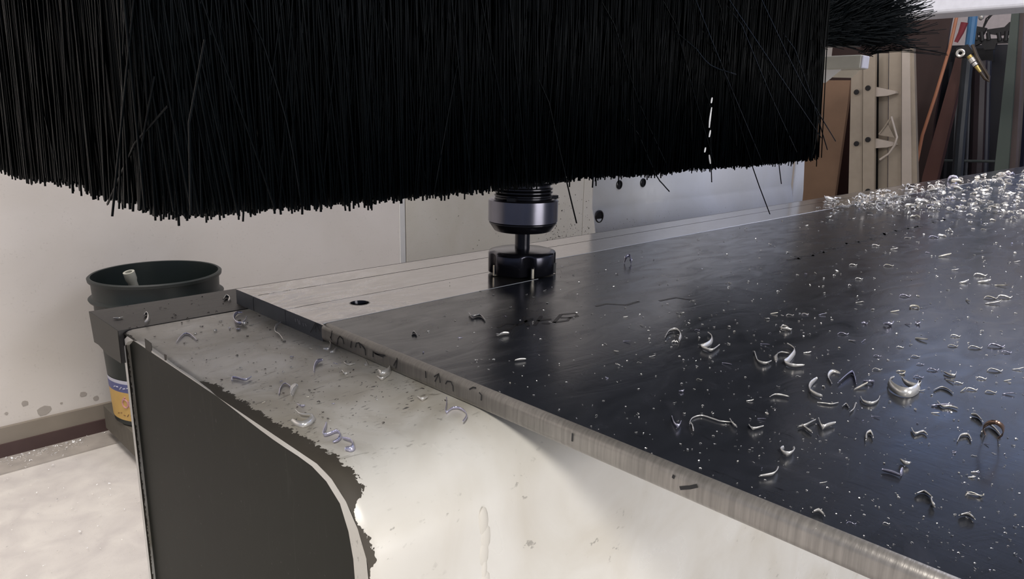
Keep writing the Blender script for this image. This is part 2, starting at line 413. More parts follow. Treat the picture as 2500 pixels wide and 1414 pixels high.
# hole in the near pass
hc = onz(878, 739, MZ)
bmc = bmesh.new(); lathe(bmc, [(0, -.05), (.0078, -.05), (.0078, .05), (0, .05)], (hc.x, hc.y, MZ), 40)
cut = fin('cutter_tmp', bmc, M_dark)
for tgt in (s3, bpy.data.objects['groove_floor']):
    md = tgt.modifiers.new('b', 'BOOLEAN'); md.operation = 'DIFFERENCE'; md.object = cut; md.solver = 'EXACT'
dg = bpy.context.evaluated_depsgraph_get()
for tgt in (s3, bpy.data.objects['groove_floor']):
    me = bpy.data.meshes.new_from_object(tgt.evaluated_get(dg)); tgt.modifiers.clear(); tgt.data = me
bpy.data.objects.remove(cut)
bm = bmesh.new(); lathe(bm, [(.0077, 0), (.0077, .0118), (.0070, .0118), (.0050, .004), (.0050, 0)], (hc.x, hc.y, PB+.0001), 32)
tag(fin('hole_sleeve', bm, M_tool, plate, smooth=True), 'dark drilled hole through the milled strip')
# raised burr line between plate face and milled strip
bm = bmesh.new()
ln = [(TC.x+.02, TC.y-TR+.007)]
tube(bm, [(EX+.0006, FY-.0035, PT-.0002), (TC.x-.01, FY-.0030, PT-.0002)], .0005, 5)
tube(bm, [(arcp[-1][0]+.004, G2, PT-.0002), (PL-.02, G2, PT-.0002)], .0007, 5)
fin('burr', bm, M_chip, plate)

# marker strokes on the cut end and on the face
def stroke(bm, pts, wd, nrm, lift=.0001):
    nrm = Vector(nrm)
    pts = [Vector(p) for p in pts]; L = []; Rr = []
    for i, p in enumerate(pts):
        t = (pts[min(i+1, len(pts)-1)]-pts[max(0, i-1)]).normalized(); s = t.cross(nrm).normalized()*wd/2
        L.append(bm.verts.new(p+s+nrm*lift)); Rr.append(bm.verts.new(p-s+nrm*lift))
    for i in range(len(pts)-1): bm.faces.new((L[i], L[i+1], Rr[i+1], Rr[i]))
bm = bmesh.new()
edge_strokes = [
 [(771, 788), (765, 800), (758, 812)], [(771, 788), (777, 798), (782, 810)], [(771, 792), (772, 812)],
 [(811, 807), (808, 826)], [(806, 822), (811, 832)],
 [(823, 842), (825, 828), (830, 821), (837, 828), (840, 840)],
 [(858, 833), (856, 849)], [(868, 848), (870, 838), (877, 837), (885, 845), (891, 853), (893, 868)], [(877, 838), (880, 850)],
 [(911, 857), (911, 872)], [(911, 860), (922, 865), (940, 868)], [(915, 863), (936, 872)],
 [(970, 874), (968, 890), (966, 900)], [(968, 880), (961, 893)],
 [(1039, 906), (1040, 923)], [(1060, 920), (1072, 912), (1075, 935)], [(1071, 914), (1062, 932)],
 [(1088, 938), (1092, 931), (1101, 932), (1106, 943), (1107, 956)], [(1146, 951), (1155, 946), (1163, 947)], [(1170, 958), (1176, 965), (1175, 978)],
 [(1398, 1058), (1397, 1078)]]
for s in edge_strokes: stroke(bm, [onx(a, b, EX-.0009) for a, b in s], .0009, (-1, 0, 0))
stroke(bm, [onx(a, b, EX-.0009) for a, b in [(1660, 1192), (1685, 1190), (1703, 1186)]], .0016, (-1, 0, 0))
stroke(bm, [onx(a, b, EX-.0009) for a, b in [(1646, 1160), (1643, 1168)]], .0012, (-1, 0, 0))
tag(fin('marker_writing', bm, M_ink, plate, recalc=False), 'handwritten black marker figures on the cut edge', kind='stuff')
bm = bmesh.new()
for s in [[(721, 778), (722, 786)], [(726, 779), (731, 792)], [(731, 782), (733, 793)], [(740, 789), (741, 797)], [(745, 790), (748, 797)]]:
    stroke(bm, [onx(a, b, EX-.0009) for a, b in s], .0006, (-1, 0, 0))
tag(fin('chalk_marks', bm, M_chalk, plate, recalc=False), 'pale scratched ticks on the cut edge', kind='stuff')
bm = bmesh.new()
face_strokes = [[(1215, 800), (1235, 790), (1262, 792), (1248, 803), (1225, 812)], [(1262, 795), (1300, 778)], [(1278, 773), (1290, 797)], [(1305, 795), (1322, 772)], [(1312, 784), (1345, 779)],
 [(1322, 790), (1342, 790)], [(1352, 788), (1370, 768)], [(1352, 788), (1385, 783), (1392, 776), (1368, 776)], [(1370, 768), (1405, 765), (1410, 772), (1388, 777)],
 [(1610, 735), (1650, 727), (1690, 733)], [(1455, 748), (1480, 742), (1530, 745), (1560, 736)]]
for s in face_strokes: stroke(bm, [onz(a, b, PT) for a, b in s], .0026, (0, 0, 1), .00012)
for k in range(26):     # long row of faint lettering
    t = k/25; cx = 1935+t*370+random.uniform(-4, 4); cy = 632-t*96+random.uniform(-3, 3); s = random.uniform(6, 12)
    stroke(bm, [onz(cx-s, cy+random.uniform(-1, 3), PT), onz(cx, cy+random.uniform(-3, 3), PT), onz(cx+s, cy+random.uniform(-3, 1), PT)], .0035, (0, 0, 1), .00012)
    if k % 2: stroke(bm, [onz(cx-s*.6, cy-4, PT), onz(cx+s*.6, cy+4, PT)], .003, (0, 0, 1), .00012)
tag(fin('faded_writing', bm, M_inkf, plate, recalc=False), 'faded dark handwriting on the plate face', kind='stuff')

ZT = H0+.20
# ------------------------------------------------------------------ spindle and cutter
sx, sy = TC.x, TC.y
def zat(px, py): # height of a pixel row on the tool axis
    r = ray(px, py); d = math.hypot(sx, sy); return H0+r.z*d/math.hypot(r.x, r.y)
zn0 = zat(1275, 566)+.0015; zn1 = zat(1275, 483)
sp = empty('spindle', (sx, sy, zn0), 'dark milling spindle with a steel collet nut hanging below the brush', 'spindle')
nr = .0312
bm = bmesh.new(); lathe(bm, [(0.0068, zn0), (nr-.0065, zn0), (nr-.0055, zn0+.0005), (nr-.0006, zn0+.0072), (nr-.0006, zn0+.008), (nr-.0014, zn0+.0085)], (sx, sy, 0), 72)
tag(fin('nut_nose', bm, M_tool, sp, True), 'black bevelled lower end of the collet nut')
bm = bmesh.new(); lathe(bm, [(nr-.0012, zn0+.0082), (nr, zn0+.0090), (nr, zn1-.0015), (nr-.0015, zn1), (nr-.0060, zn1+.0006)], (sx, sy, 0), 72)
nuto = tag(fin('collet_nut', bm, M_nut, sp, True), 'brushed steel barrel of the collet nut')
bm = bmesh.new(); pf = [(nr-.0058, zn1-.003), (nr-.0058, zn1+.0015)]
for k in range(3):
    z = zn1+.0015+k*.0030; pf += [(nr-.0062, z), (nr-.0048, z+.0010), (nr-.0048, z+.0020), (nr-.0070, z+.0028)]
pf += [(nr-.007, zn1+.012), (nr+.006, zn1+.016), (nr+.006, ZT-.006), (0, ZT-.006)]
lathe(bm, pf, (sx, sy, 0), 64); fin('spindle_body', bm, M_tool, sp, True)
for k in range(3):
    a = math.radians([205, 325, 85][k]); p = Vector((sx+math.cos(a)*(nr-.003), sy+math.sin(a)*(nr-.003), zn1+.0012))
    bm = bmesh.new(); bmesh.ops.create_cube(bm, size=1, matrix=Matrix.Translation(p) @ Matrix.Rotation(a, 4, 'Z') @ Matrix.Diagonal((.006, .008, .003, 1)))
    fin('spanner_notch', bm, M_black, nuto)
mill = empty('face_mill', (sx, sy, MZ), 'dark disc-shaped milling cutter on a thin shank, touching the milled strip', 'milling cutter')
ct = MZ+.0230
bm = bmesh.new(); lathe(bm, [(0, ct-.002), (.0068, ct-.002), (.0068, zn0+.004), (0, zn0+.004)], (sx, sy, 0), 32); fin('shank', bm, M_tool, mill, True)
bm = bmesh.new(); seg = 96; prof_c = [(.0068, ct), (.0105, ct), (.0255, ct-.0012), (.0300, ct-.0024), (.0308, ct-.0045), (.0308, MZ+.0022), (.0290, MZ+.0012), (.010, MZ+.0012), (0, MZ+.0012)]
def gul(r, ang, z):   # chip gullets cut in the rim
    if r < .02 or z > ct-.0035: return r
    d = min(abs((ang-a0+math.pi) % (2*math.pi)-math.pi) for a0 in [math.radians(x) for x in (235, 307, 19, 91, 163)])
    return r-.0035*max(0, 1-(d/.20)**2) if d < .20 else r
rings = []
for r, z in prof_c:
    if r == 0: rings.append([bm.verts.new((sx, sy, z))]*seg); continue
    rings.append([bm.verts.new((sx+gul(r, 2*math.pi*k/seg, z)*math.cos(2*math.pi*k/seg), sy+gul(r, 2*math.pi*k/seg, z)*math.sin(2*math.pi*k/seg), z)) for k in range(seg)])
for A_, B_ in zip(rings, rings[1:]):
    for k in range(seg):
        k2 = (k+1) % seg
        f = bm.faces.new((A_[k], A_[k2], B_[k2], B_[k])) if B_[k] is not B_[k2] else bm.faces.new((A_[k], A_[k2], B_[k])); f.smooth = True
cbod = fin('cutter_body', bm, M_cut, mill)
for a0 in (235, 307, 19, 91, 163):
    a = math.radians(a0+8); p = Vector((sx+math.cos(a)*.0285, sy+math.sin(a)*.0285, MZ+.0052))
    bm = bmesh.new(); bmesh.ops.create_cube(bm, size=1, matrix=Matrix.Translation(p) @ Matrix.Rotation(a, 4, 'Z') @ Matrix.Diagonal((.0055, .0028, .0098, 1)))
    bmesh.ops.bevel(bm, geom=list(bm.edges), offset=.0005, segments=1, profile=.5, affect='EDGES')
    tag(fin('carbide_insert', bm, M_carb, cbod), 'pale carbide insert')

# ------------------------------------------------------------------ brushes
ZT = H0+.20
def bristle(bm_data, path, r):
    V, F = bm_data; base = len(V); n = len(path)
    for i, p in enumerate(path):
        t = (path[min(i+1, n-1)]-path[max(i-1, 0)]); t.normalize()
        a = Vector((1, 0, 0)) if abs(t.x) < .7 else Vector((0, 1, 0))
        a = (a-t*a.dot(t)).normalized(); b = t.cross(a)
        for k in range(3):
            c_, s_ = math.cos(k*2.0944), math.sin(k*2.0944); V.append(p+a*(c_*r)+b*(s_*r))
    for i in range(n-1):
        for k in range(3):
            k2 = (k+1) % 3; F.append((base+i*3+k, base+i*3+k2, base+(i+1)*3+k2, base+(i+1)*3+k))
    e = base+(n-1)*3; F.append((e, e+1, e+2))
def meshof(name, data, mat, parent):
    me = bpy.data.meshes.new(name); me.from_pydata([tuple(v) for v in data[0]], [], data[1]); me.update()
    for p in me.polygons: p.use_smooth = True
    return link(name, me, mat, parent)
def interp(tab, x):
    if x <= tab[0][0]: return tab[0][1]
    for (a, b), (c, d) in zip(tab, tab[1:]):
        if x <= c: return b+(d-b)*(x-a)/(c-a)
    return tab[-1][1]
BYF = .385
front_tab = [(ony(a, b, BYF).x, ony(a, b, BYF).z) for a, b in [(470, 520), (530, 524), (620, 514), (760, 507), (900, 492), (1050, 478), (1200, 463), (1330, 446), (1450, 430), (1560, 428), (1700, 412), (1850, 402), (1985, 388)]]
XL = .130
left_tab = sorted([(onx(a, b, XL).y, onx(a, b, XL).z) for a, b in [(0, 413), (50, 432), (100, 440), (198, 444), (205, 468), (260, 482), (330, 495), (350, 504), (470, 522)]])
db = empty('dust_brush', (.5, .5, ZT), 'large black bristle skirt brush hanging around the spindle across the top of the picture', 'brush')
box('brush_holder', (.118, .36, ZT-.004), (.905, .80, ZT+.05), M_dark, db, .004)
XR = .885
rnd = random.Random(3)
def clump(v, s): return math.sin(v*s)*.5+math.sin(v*s*2.3+1.3)*.3+math.sin(v*s*5.1+.4)*.2
def vert_bristles(n, line, data, gr=0.0007, wild=.09):
    for i in range(n):
        s = rnd.random(); x, y, zt, along = line(s)
        lean = rnd.gauss(0, .009)+clump(s*100, 1.1)*.004; lo = rnd.gauss(0, .004)
        if rnd.random() < wild: lean += rnd.gauss(0, .022); lo -= abs(rnd.gauss(0, .002))
        zt += rnd.gauss(0, .0012)+clump(s*100, 7)*.0012
        if rnd.random() < .03: zt -= rnd.random()*.007
        top = Vector((x, y, ZT)); tip = Vector((x, y, zt))+Vector(along)*lean+Vector((-along[1], along[0], 0))*lo
        mid = (top+tip)/2-Vector(along)*lean*.18
        bristle(data, [top, mid, tip], gr*rnd.uniform(.85, 1.2))
d = ([], [])
def fl(s):
    x = .150+s*(XR+.008-.150); y = BYF+(rnd.random()**1.3)*.030; return x, y, interp(front_tab, x), (1, 0, 0)
vert_bristles(6200, fl, d)
def cl(s):  # rounded corner
    a = math.pi/2*s; rr = .022-rnd.random()*.016; return .152-rr*math.sin(a), .407-rr*math.cos(a), interp(left_tab, .407)*(s)+interp(front_tab, .152)*(1-s), (-math.cos(a), math.sin(a), 0)
vert_bristles(500, cl, d)
def ll(s):
    y = .405+s*.39; x = XL+rnd.random()*.028; return x, y, interp(left_tab, y), (0, 1, 0)
vert_bristles(3300, ll, d)
tag(meshof('bristles', d, M_bristle, db), kind='stuff')
d = ([], [])
def rl(s):
    y = .40+s*.12; x = XR-.028+rnd.random()*.034; return x, y, H0-.046, (0, 1, 0)
vert_bristles(900, rl, d)
tag(meshof('bristles', d, M_bristle, db), kind='stuff')
# stray single bristles in front of the pack
strays = [[(1340, 250), (1383, 440), (1408, 545)], [(1560, 330), (1600, 425), (1618, 450), (1634, 468)], [(1733, 260), (1736, 380), (1738, 445)],
 [(1760, 150), (1835, 400), (1880, 523)], [(1885, 200), (1900, 380), (1908, 449)], [(1760, -30), (1900, 180), (2005, 337)], [(1850, -20), (1955, 200), (2040, 345)],
 [(1940, 120), (1985, 250), (2020, 366)], [(1997, -20), (1998, 180), (1993, 380)], [(2003, -20), (2001, 200), (1987, 385)], [(1991, -20), (1990, 200), (1983, 392)],
 [(330, 350), (300, 415), (262, 500)], [(345, 360), (347, 430), (349, 520)], [(485, 300), (488, 430), (491, 530)], [(462, 300), (464, 430), (466, 526)], [(1690, -20), (1770, 180), (1862, 400)],
 [(1650, 60), (1700, 250), (1745, 400)], [(1500, 60), (1560, 250), (1625, 398)], [(1700, 120), (1735, 160), (1797, 182)], [(1670, 160), (1660, 230), (1648, 292)], [(1683, 180), (1687, 260), (1689, 345)],
 [(1120, 140), (1090, 300), (1060, 470)], [(1810, 60), (1880, 230), (1945, 372)], [(1540, -20), (1545, 200), (1552, 398)], [(1760, 20), (1790, 230), (1800, 405)], [(2008, 120), (1998, 300), (1981, 392)],
 [(90, 200), (120, 330), (142, 425)], [(640, 100), (700, 300), (735, 500)]]
ys = [ony(*s[-1], BYF) for s in strays]
for s in strays:
    left = s[-1][0] < 480
    P = [onx(a, b, XL-.004) if left else ony(a, b, BYF-.006) for a, b in s]
    Q = []
    for k in range(7):
        t = k/6*(len(P)-1); i = min(int(t), len(P)-2); f = t-i
        p0 = P[max(i-1, 0)]; p1 = P[i]; p2 = P[i+1]; p3 = P[min(i+2, len(P)-1)]
        Q.append(.5*((2*p1)+(p2-p0)*f+(2*p0-5*p1+4*p2-p3)*f*f+(3*p1-p0-3*p2+p3)*f**3))
    up = (Q[0]-Q[1]).normalized()
    Q.insert(0, Q[0]+up*.035+(Vector((.007, 0, 0)) if left else Vector((0, .010, 0))))
    dd = ([], []); bristle(dd, Q, .0007); meshof('bristle', dd, M_bristle, db)

# carriage above the brush (out of the picture, stretched forward and left to shade the bed)
car = empty('spindle_carriage', (.5, .5, ZT+.05), 'dark steel carriage carrying the spindle and its brush, widened to shade the bed', 'machine')
box('carriage_body', (-.30, -.03, ZT+.052), (.95, 1.0, ZT+.40), M_dark, car, .01)

# rear brush
RBX = 2.25
rb = empty('rear_brush', onx(2000, 0, RBX), 'second black brush behind, its bristles splayed out to the right over the white square tube', 'brush')
d = ([], [])
for i in range(3600):
    s = rnd.random(); X = RBX+rnd.uniform(-.12, -.02)
    u_ = rnd.random()
    rx = 1930+u_*185+rnd.gauss(0, 4); ry = -40+rnd.random()**.8*(150)
    ry = min(ry, 114-rnd.random()*6)
    ang = math.radians(20+60*(1-(ry+40)/155)*rnd.uniform(.6, 1.2)+rnd.gauss(0, 6)-18*max(0, (ry-60)/55)); L = rnd.uniform(80, 210)*(.5+.5*u_)
    if ry > 85 and u_ > .6: L = rnd.uniform(60, 150)
    p0 = onx(rx, ry, X); p2 = onx(rx+L*math.cos(ang), ry-L*math.sin(ang)+rnd.uniform(-2, 8), X-.02); p1 = onx(rx+L*.5*math.cos(ang+.12), ry-L*.5*math.sin(ang+.12), X)
    bristle(d, [p0, p1, p2], .0011)
for i in range(70):
    X = RBX-.03; a0 = rnd.uniform(2095, 2130); b0 = rnd.uniform(95, 135); ang = math.radians(rnd.uniform(-2, 52)); L = rnd.uniform(100, 200)
    p0 = onx(a0, b0, X); p1 = onx(a0+L*.5*math.cos(ang), b0-L*.5*math.sin(ang), X); p2 = onx(a0+L*math.cos(ang-.08), b0-L*math.sin(ang-.08), X-.02)
    bristle(d, [p0, p1, p2], .0009)
tag(meshof('bristles', d, M_bristle, rb), kind='stuff')
bm = bmesh.new(); prism(bm, [onx(a, b, RBX+.01) for a, b in [(1850, -60), (2130, -60), (2120, 40), (2085, 112), (1850, 116)]], (.05, 0, 0)); fin('brush_back', bm, M_dark, rb)

# ------------------------------------------------------------------ white frame pieces at the upper right
TX = 2.42
tb = empty('square_tube', onx(2060, 140, TX), 'white square steel tube with a capped end, sticking out below the rear brush', 'tube')
pA = onx(2104, 133, TX); pB = onx(2104, 168, TX); 
tw = .055
y0 = pA.y; zt_, zb_ = pA.z, pB.z
box('tube_body', (TX, y0, zb_), (TX+tw, y0+.6, zt_), simple('tube_paint', (.38, .37, .32), .4), tb, .005, 3)
box('end_cap', (TX+.002, y0-.006, zb_+.002), (TX+tw-.002, y0+.001, zt_-.002), simple('tube_cap', (.62, .62, .70), .35), tb, .003)
box('tube_post', (TX+.005, y0+.5, 0), (TX+tw+.02, y0+.58, zb_), M_frame_w, tb, .003)
bm = bmesh.new(); prism(bm, [onx(a, b, TX+.004) for a, b in [(1960, 163), (2062, 162), (2014, 202), (1960, 205)]], (.006, 0, 0)); fin('mounting_flange', bm, M_frame_w, tb)
br = empty('angle_bracket', onx(2060, 180, TX+.12), 'small pale folded bracket under the white square tube', 'bracket')
bm = bmesh.new(); prism(bm, [onx(a, b, TX+.12) for a, b in [(2056, 166), (2100, 168), (2078, 190), (2032, 189)]], (.006, 0, 0)); fin('bracket_plate', bm, simple('bracket_paint', (.52, .47, .38), .5), br)
GX = 2.9
p1 = onx(2253, 37, GX); p2 = onx(2500, 16, GX)
gb = empty('gantry_beam', (GX, p2.y, p1.z), 'long white gantry beam crossing the top right corner', 'beam')
box('beam_body', (GX, -.4, (p1.z+p2.z)/2), (GX+.16, 1.7, (p1.z+p2.z)/2+.22), simple('beam_paint', (.72, .73, .80), .35), gb, .012, 3)

# ------------------------------------------------------------------ shields behind the plate
SY = .80
sh = empty('splash_shield', (1.4, SY, PT-.1), 'white folded sheet-metal shield with dark round holes, standing behind the plate', 'panel')
bx0 = ony(1447, 500, SY).x; bx1 = ony(1934, 430, SY).x; zb = ony(1465, 512, SY).z
zbr = ony(1938, 464, SY).z; zbend = (zb+zbr)/2
bm = bmesh.new()
prs = [(SY, PT+.26), (SY, zbend+.010), (SY-.0015, zbend+.004), (SY-.004, zbend-.004), (SY-.014, PT-.08), (SY-.014, .002)]
fr = [bm.verts.new((bx0, y, z)) for y, z in prs]; bk = [bm.verts.new((bx1, y, z)) for y, z in prs]
for i in range(len(prs)-1): f = bm.faces.new((fr[i], bk[i], bk[i+1], fr[i+1]))
ob = fin('shield_sheet', bm, M_shield, sh, smooth=True, recalc=False)
md = ob.modifiers.new('s', 'SOLIDIFY'); md.thickness = .002; md.offset = 1
ex = ony(1447, 500, SY).x
bm = bmesh.new(); r1 = ony(1951, 470, SY)
prism(bm, [(bx1+.001, SY-.004, PT+.26), (bx1+.001, SY-.014, .002), (r1.x+.02, SY-.011, .002), (r1.x+.01, SY-.006, zbr-.004), (r1.x-.030, SY-.002, PT+.26)], (0, .003, 0))
fin('side_flange', bm, M_shield, sh)
for (a, b, r) in [(1511, 451, .0068), (1569, 446, .0068), (1457, 528, .0092)]:  # black discs stand for the dark inside of the holes
    p = ony(a, b, SY); yy = SY if p.z > zbend else SY-.004-.010*(zbend-p.z)/(.1)
    bm = bmesh.new(); lathe(bm, [(r*1.22, 0), (r*1.22, .0016), (r, .0022), (r*.95, .0004), (0, .0004)], (p.x, yy-.0002, p.z), 28, Vector((0, -1, 0)))
    tag(fin('hole_disc', bm, M_black, sh, smooth=False), 'dark round hole, made as a black disc')
CY = 1.30
cv = empty('side_cover', (.8, CY, PT-.2), 'cream sheet cover peppered with dark specks, behind the cutter and left of the white shield', 'panel')
cx0 = ony(991, 560, CY).x; cx1 = ony(1424, 500, CY).x; cxe = ony(1470, 500, CY).x; cz0, cz1 = .002, PT+.16
cl0 = ony(977, 560, CY).x
box('cover_sheet', (cx0+.001, CY, cz0), (cx1-.0008, CY+.004, cz1), M_cover, cv, .0006, 1)
box('cover_sheet', (cx1+.0008, CY, cz0), (cxe, CY+.004, cz1), M_cover, cv, .0006, 1)
box('cover_flange', (cl0, CY+.0005, cz0), (cx0-.001, CY+.004, cz1), M_frame_w, cv, .0006, 1)
box('cover_backing', (cl0+.003, CY+.004, cz0+.01), (cxe, CY+.008, cz1-.01), M_dark, cv)
# chips and dust stuck on cover and shield
d = ([], [])
def speck(data, p, r, flat=None):
    V, F = data; b = len(V)
    k = [Vector((rnd.uniform(-1, 1), rnd.uniform(-1, 1), rnd.uniform(-1, 1))).normalized()*r*rnd.uniform(.6, 1.5) for _ in range(4)]
    for q in k: V.append(p+(Vector((q.x, q.y*.3, q.z)) if flat else q))
    F += [(b, b+1, b+2), (b, b+2, b+3), (b, b+3, b+1), (b+1, b+3, b+2)]
for i in range(520):
    px = rnd.triangular(1010, 1446, 1440); py = 600-abs(rnd.gauss(0, 26))-(px-1446)*.13*.0 if px > 1330 else rnd.uniform(520, 640)
    if px < 1330 and rnd.random() < .86: continue
    if px > 1330 and rnd.random() < .25: py = rnd.uniform(470, 590)
    speck(d, ony(px, py, CY-.0003), rnd.uniform(.0011, .0030), True)
tag(meshof('dust_specks', d, simple('dust', (.05, .04, .03), .8), cv), kind='stuff')
d = ([], [])
for i in range(90):
    px = rnd.triangular(1450, 1900, 1460); py = 566-(px-1450)*.15-abs(rnd.gauss(0, 12))
    speck(d, ony(px, py, SY-.0135), rnd.uniform(.0004, .001), True)
tag(meshof('dust_specks', d, MATS['dust'], sh), kind='stuff')

# ------------------------------------------------------------------ bucket behind the bed
bc = ray(381, 664)*(.295*FPX/290); bx_, by_, bz_ = bc.x, bc.y, H0+bc.z
BB = .092; rt = .1475; rbm = .126
buck = empty('bucket', (bx_, by_, BB), 'dark green plastic pail with a printed label, standing between the bed and the wall', 'bucket')
hh = bz_-BB
def rr_(z): return rbm+(rt-.006-rbm)*(z/hh)
pf = [(0, 0), (rbm-.01, 0), (rbm, .004)]
for z in (.06, .12, .18, hh-.12): pf.append((rr_(z), z))
pf += [(rr_(hh-.105), hh-.105), (rt, hh-.100), (rt+.002, hh-.096), (rt-.002, hh-.090), (rt-.005, hh-.086), (rt-.005, hh-.062), (rt+.004, hh-.058), (rt+.006, hh-.054), (rt-.002, hh-.049), (rt-.004, hh-.044), (rt-.003, hh-.012), (rt+.003, hh-.010), (rt+.004, hh-.003), (rt, hh), (rt-.004, hh-.001), (rt-.006, hh-.02), (rbm-.003, .006), (0, .006)]
bm = bmesh.new(); lathe(bm, pf, (bx_, by_, BB), 72); fin('pail', bm, M_bucket, buck, True)
def labelpatch(name, a0, a1, z0, z1, mat, off=.0008):
    bm = bmesh.new(); n = 30; lo = []; hi = []
    for k in range(n+1):
        a = math.radians(a0+(a1-a0)*k/n)
        lo.append(bm.verts.new((bx_+(rr_(z0)+off)*math.cos(a), by_+(rr_(z0)+off)*math.sin(a), BB+z0))); hi.append(bm.verts.new((bx_+(rr_(z1)+off)*math.cos(a), by_+(rr_(z1)+off)*math.sin(a), BB+z1)))
    for k in range(n): bm.faces.new((lo[k], lo[k+1], hi[k+1], hi[k]))
    return tag(fin(name, bm, mat, buck, smooth=True), None)
lab_y = simple('label_yellow', (.52, .33, .10), .5, 0, .15, 30); lab_b = simple('label_blue', (.09, .10, .24), .5, 0, .3, 50); lab_w = simple('label_white', (.50, .50, .58), .5, 0, .2, 60); lab_p = simple('label_pink', (.52, .26, .25), .5)
lab_o = tag(labelpatch('label', 170, 290, .016, .090, lab_y), 'yellow printed label')
lab_o2 = tag(labelpatch('label_band', 170, 290, .090, .112, lab_b), 'blue band of the label'); tag(labelpatch('label_edge', 170, 290, .112, .121, lab_w), 'white upper edge of the label')
def cyl(ang, z, off): a = math.radians(ang); r = rr_(z)+off; return Vector((bx_+r*math.cos(a), by_+r*math.sin(a), BB+z))
bm = bmesh.new()
for rep in range(3):
    c0 = 205+rep*30
    for dx in (0, 9):
        tube(bm, [cyl(c0+dx+4*math.cos(t/10*2*math.pi), .062+.011*math.sin(t/10*2*math.pi), .0012) for t in range(11)], .0022, 6)
    tube(bm, [cyl(c0-3, .071, .0012), cyl(c0+1, .079, .0012)], .002, 6)
tag(fin('label_figures', bm, lab_p, lab_o), 'pink round figures printed on the yellow label', kind='stuff')
bm = bmesh.new()
for k in range(16): tube(bm, [cyl(190+k*5, .100+.003*math.sin(k*2.1), .0012), cyl(193+k*5, .103+.003*math.sin(k*3.3), .0012)], .0014, 5)
tag(fin('label_script', bm, lab_w, lab_o2), kind='stuff')
bm = bmesh.new()
for k in range(16): tube(bm, [cyl(190+k*5, .030+.003*math.sin(k*1.7), .0011), cyl(192.5+k*5, .032+.003*math.sin(k*2.3), .0011)], .0010, 5)
tag(fin('label_small_print', bm, simple('print_brown', (.18, .09, .04), .6), lab_o), kind='stuff')
tp = ray(314, 664); tpe = CAM+tp*((bz_-.003-H0)/tp.z)
pipe = empty('pipe_offcut', tpe, 'short pale plastic pipe standing inside the dark green pail', 'pipe')
bm = bmesh.new(); ax = Vector((-.25, -.1, 1)); lathe(bm, [(.0085, 0), (.0085, -.012), (.0085, -.20), (.0110, -.20), (.0110, -.028), (.0135, -.020), (.0135, 0), (.0085, 0)], tpe, 28, ax)
fin('pipe_body', bm, simple('pipe_plastic', (.42, .42, .36), .4), pipe, True)
# block under the bucket
kb = empty('support_block', (bx_, by_, 0), 'grey brown concrete block under the green pail, notched at its foot', 'block')
pL = ray(292, 1060); 
gx0 = bx_-.120; 
bm = bmesh.new(); 
prism(bm, [(gx0, by_-.12, .03), (gx0+.012, by_-.12, .03), (gx0+.02, by_-.12, .0), (bx_+.13, by_-.12, 0), (bx_+.13, by_-.12, BB), (gx0, by_-.12, BB)], (0, .25, 0)); fin('block_body', bm, M_block, kb)

# ------------------------------------------------------------------ background right
bo = empty('brown_board', onx(2000, 400, 4.6), 'brown wooden board leaning behind the white shield', 'board')
box('bracket_post', (TX+.125, 1.2, 0), (TX+.165, 1.24, onx(2060, 180, TX+.12).z+.0), M_frame_w, br)
polyX('board_panel', 4.6, [(1900, 196), (2076, 196), (2070, 250), (2038, 480), (2015, 640), (1915, 640)], .03, simple('brown_wood', (.185, .112, .07), .5, 0, .25, 6), bo)
LX = 4.2
alu = simple('ladder_aluminium', (.33, .285, .23), .38, .35, .10, 30); alub = simple('ladder_bright', (.46, .41, .365), .35, .4, .08, 30); blk = simple('deep_black', (.006, .006, .008), .6)
ld = empty('extension_ladder', onx(2140, 700, LX), 'upright aluminium extension ladder behind the far end of the plate', 'ladder')
def at(a, b, X): return onx(a, b, X)
rl0 = polyX('rail', LX, [(2078, 188), (2106, 165), (2104, 700), (2066, 700)], .02, alu, ld)
rl1 = polyX('rail', LX-.012, [(2107, 150), (2137, 130), (2131, 700), (2105, 700)], .025, alu, ld)
polyX('rail', LX+.06, [(2146, 130), (2169, 130), (2164, 700), (2142, 700)], .02, alu, ld)
polyX('rail', LX+.045, [(2171, 125), (2201, 125), (2200, 700), (2166, 700)], .02, alu, ld)
polyX('rail', LX+.02, [(2202, 120), (2221, 120), (2229, 700), (2201, 700)], .03, alub, ld)
polyX('rail', LX+.03, [(2222, 118), (2231, 118), (2246, 700), (2230, 700)], .03, alu, ld)
polyX('rail_gap_dark', LX+.09, [(2134, 120), (2150, 120), (2146, 700), (2128, 700)], .01, blk, ld)  # black strip standing for the dark gap between the rails
for yy in (222, 348, 474):
    polyX('rung', LX+.005, [(2136, yy-10), (2185, yy), (2187, yy+6), (2165, yy+12), (2136, yy+14)], .05, alub, ld)
    for (a, b) in ((2091, yy+3), (2119, yy-7)):
        p = onx(a, b, LX-.015); bm = bmesh.new(); lathe(bm, [(.014, -.002), (.014, .003), (.009, .004), (0, .001)], p, 16, Vector((-1, 0, 0)))
        fin('rivet', bm, M_black, rl0 if a < 2100 else rl1, True)
tubeobj('rung_lock', [at(2176, 285, LX), at(2160, 310, LX), at(2146, 328, LX)], .005, alu, ld)
tubeobj('rung_lock', [at(2176, 285, LX), at(2183, 310, LX), at(2190, 335, LX), at(2184, 355, LX), at(2170, 375, LX), at(2148, 390, LX)], .006, alub, ld)
polyX('latch_plate', LX+.002, [(2168, 305), (2184, 336), (2146, 330)], .008, alu, ld)
RX_ = 4.9
rc_ = empty('red_steel_door', onx(2260, 300, RX_), 'dark maroon steel panel behind the ladder', 'panel')
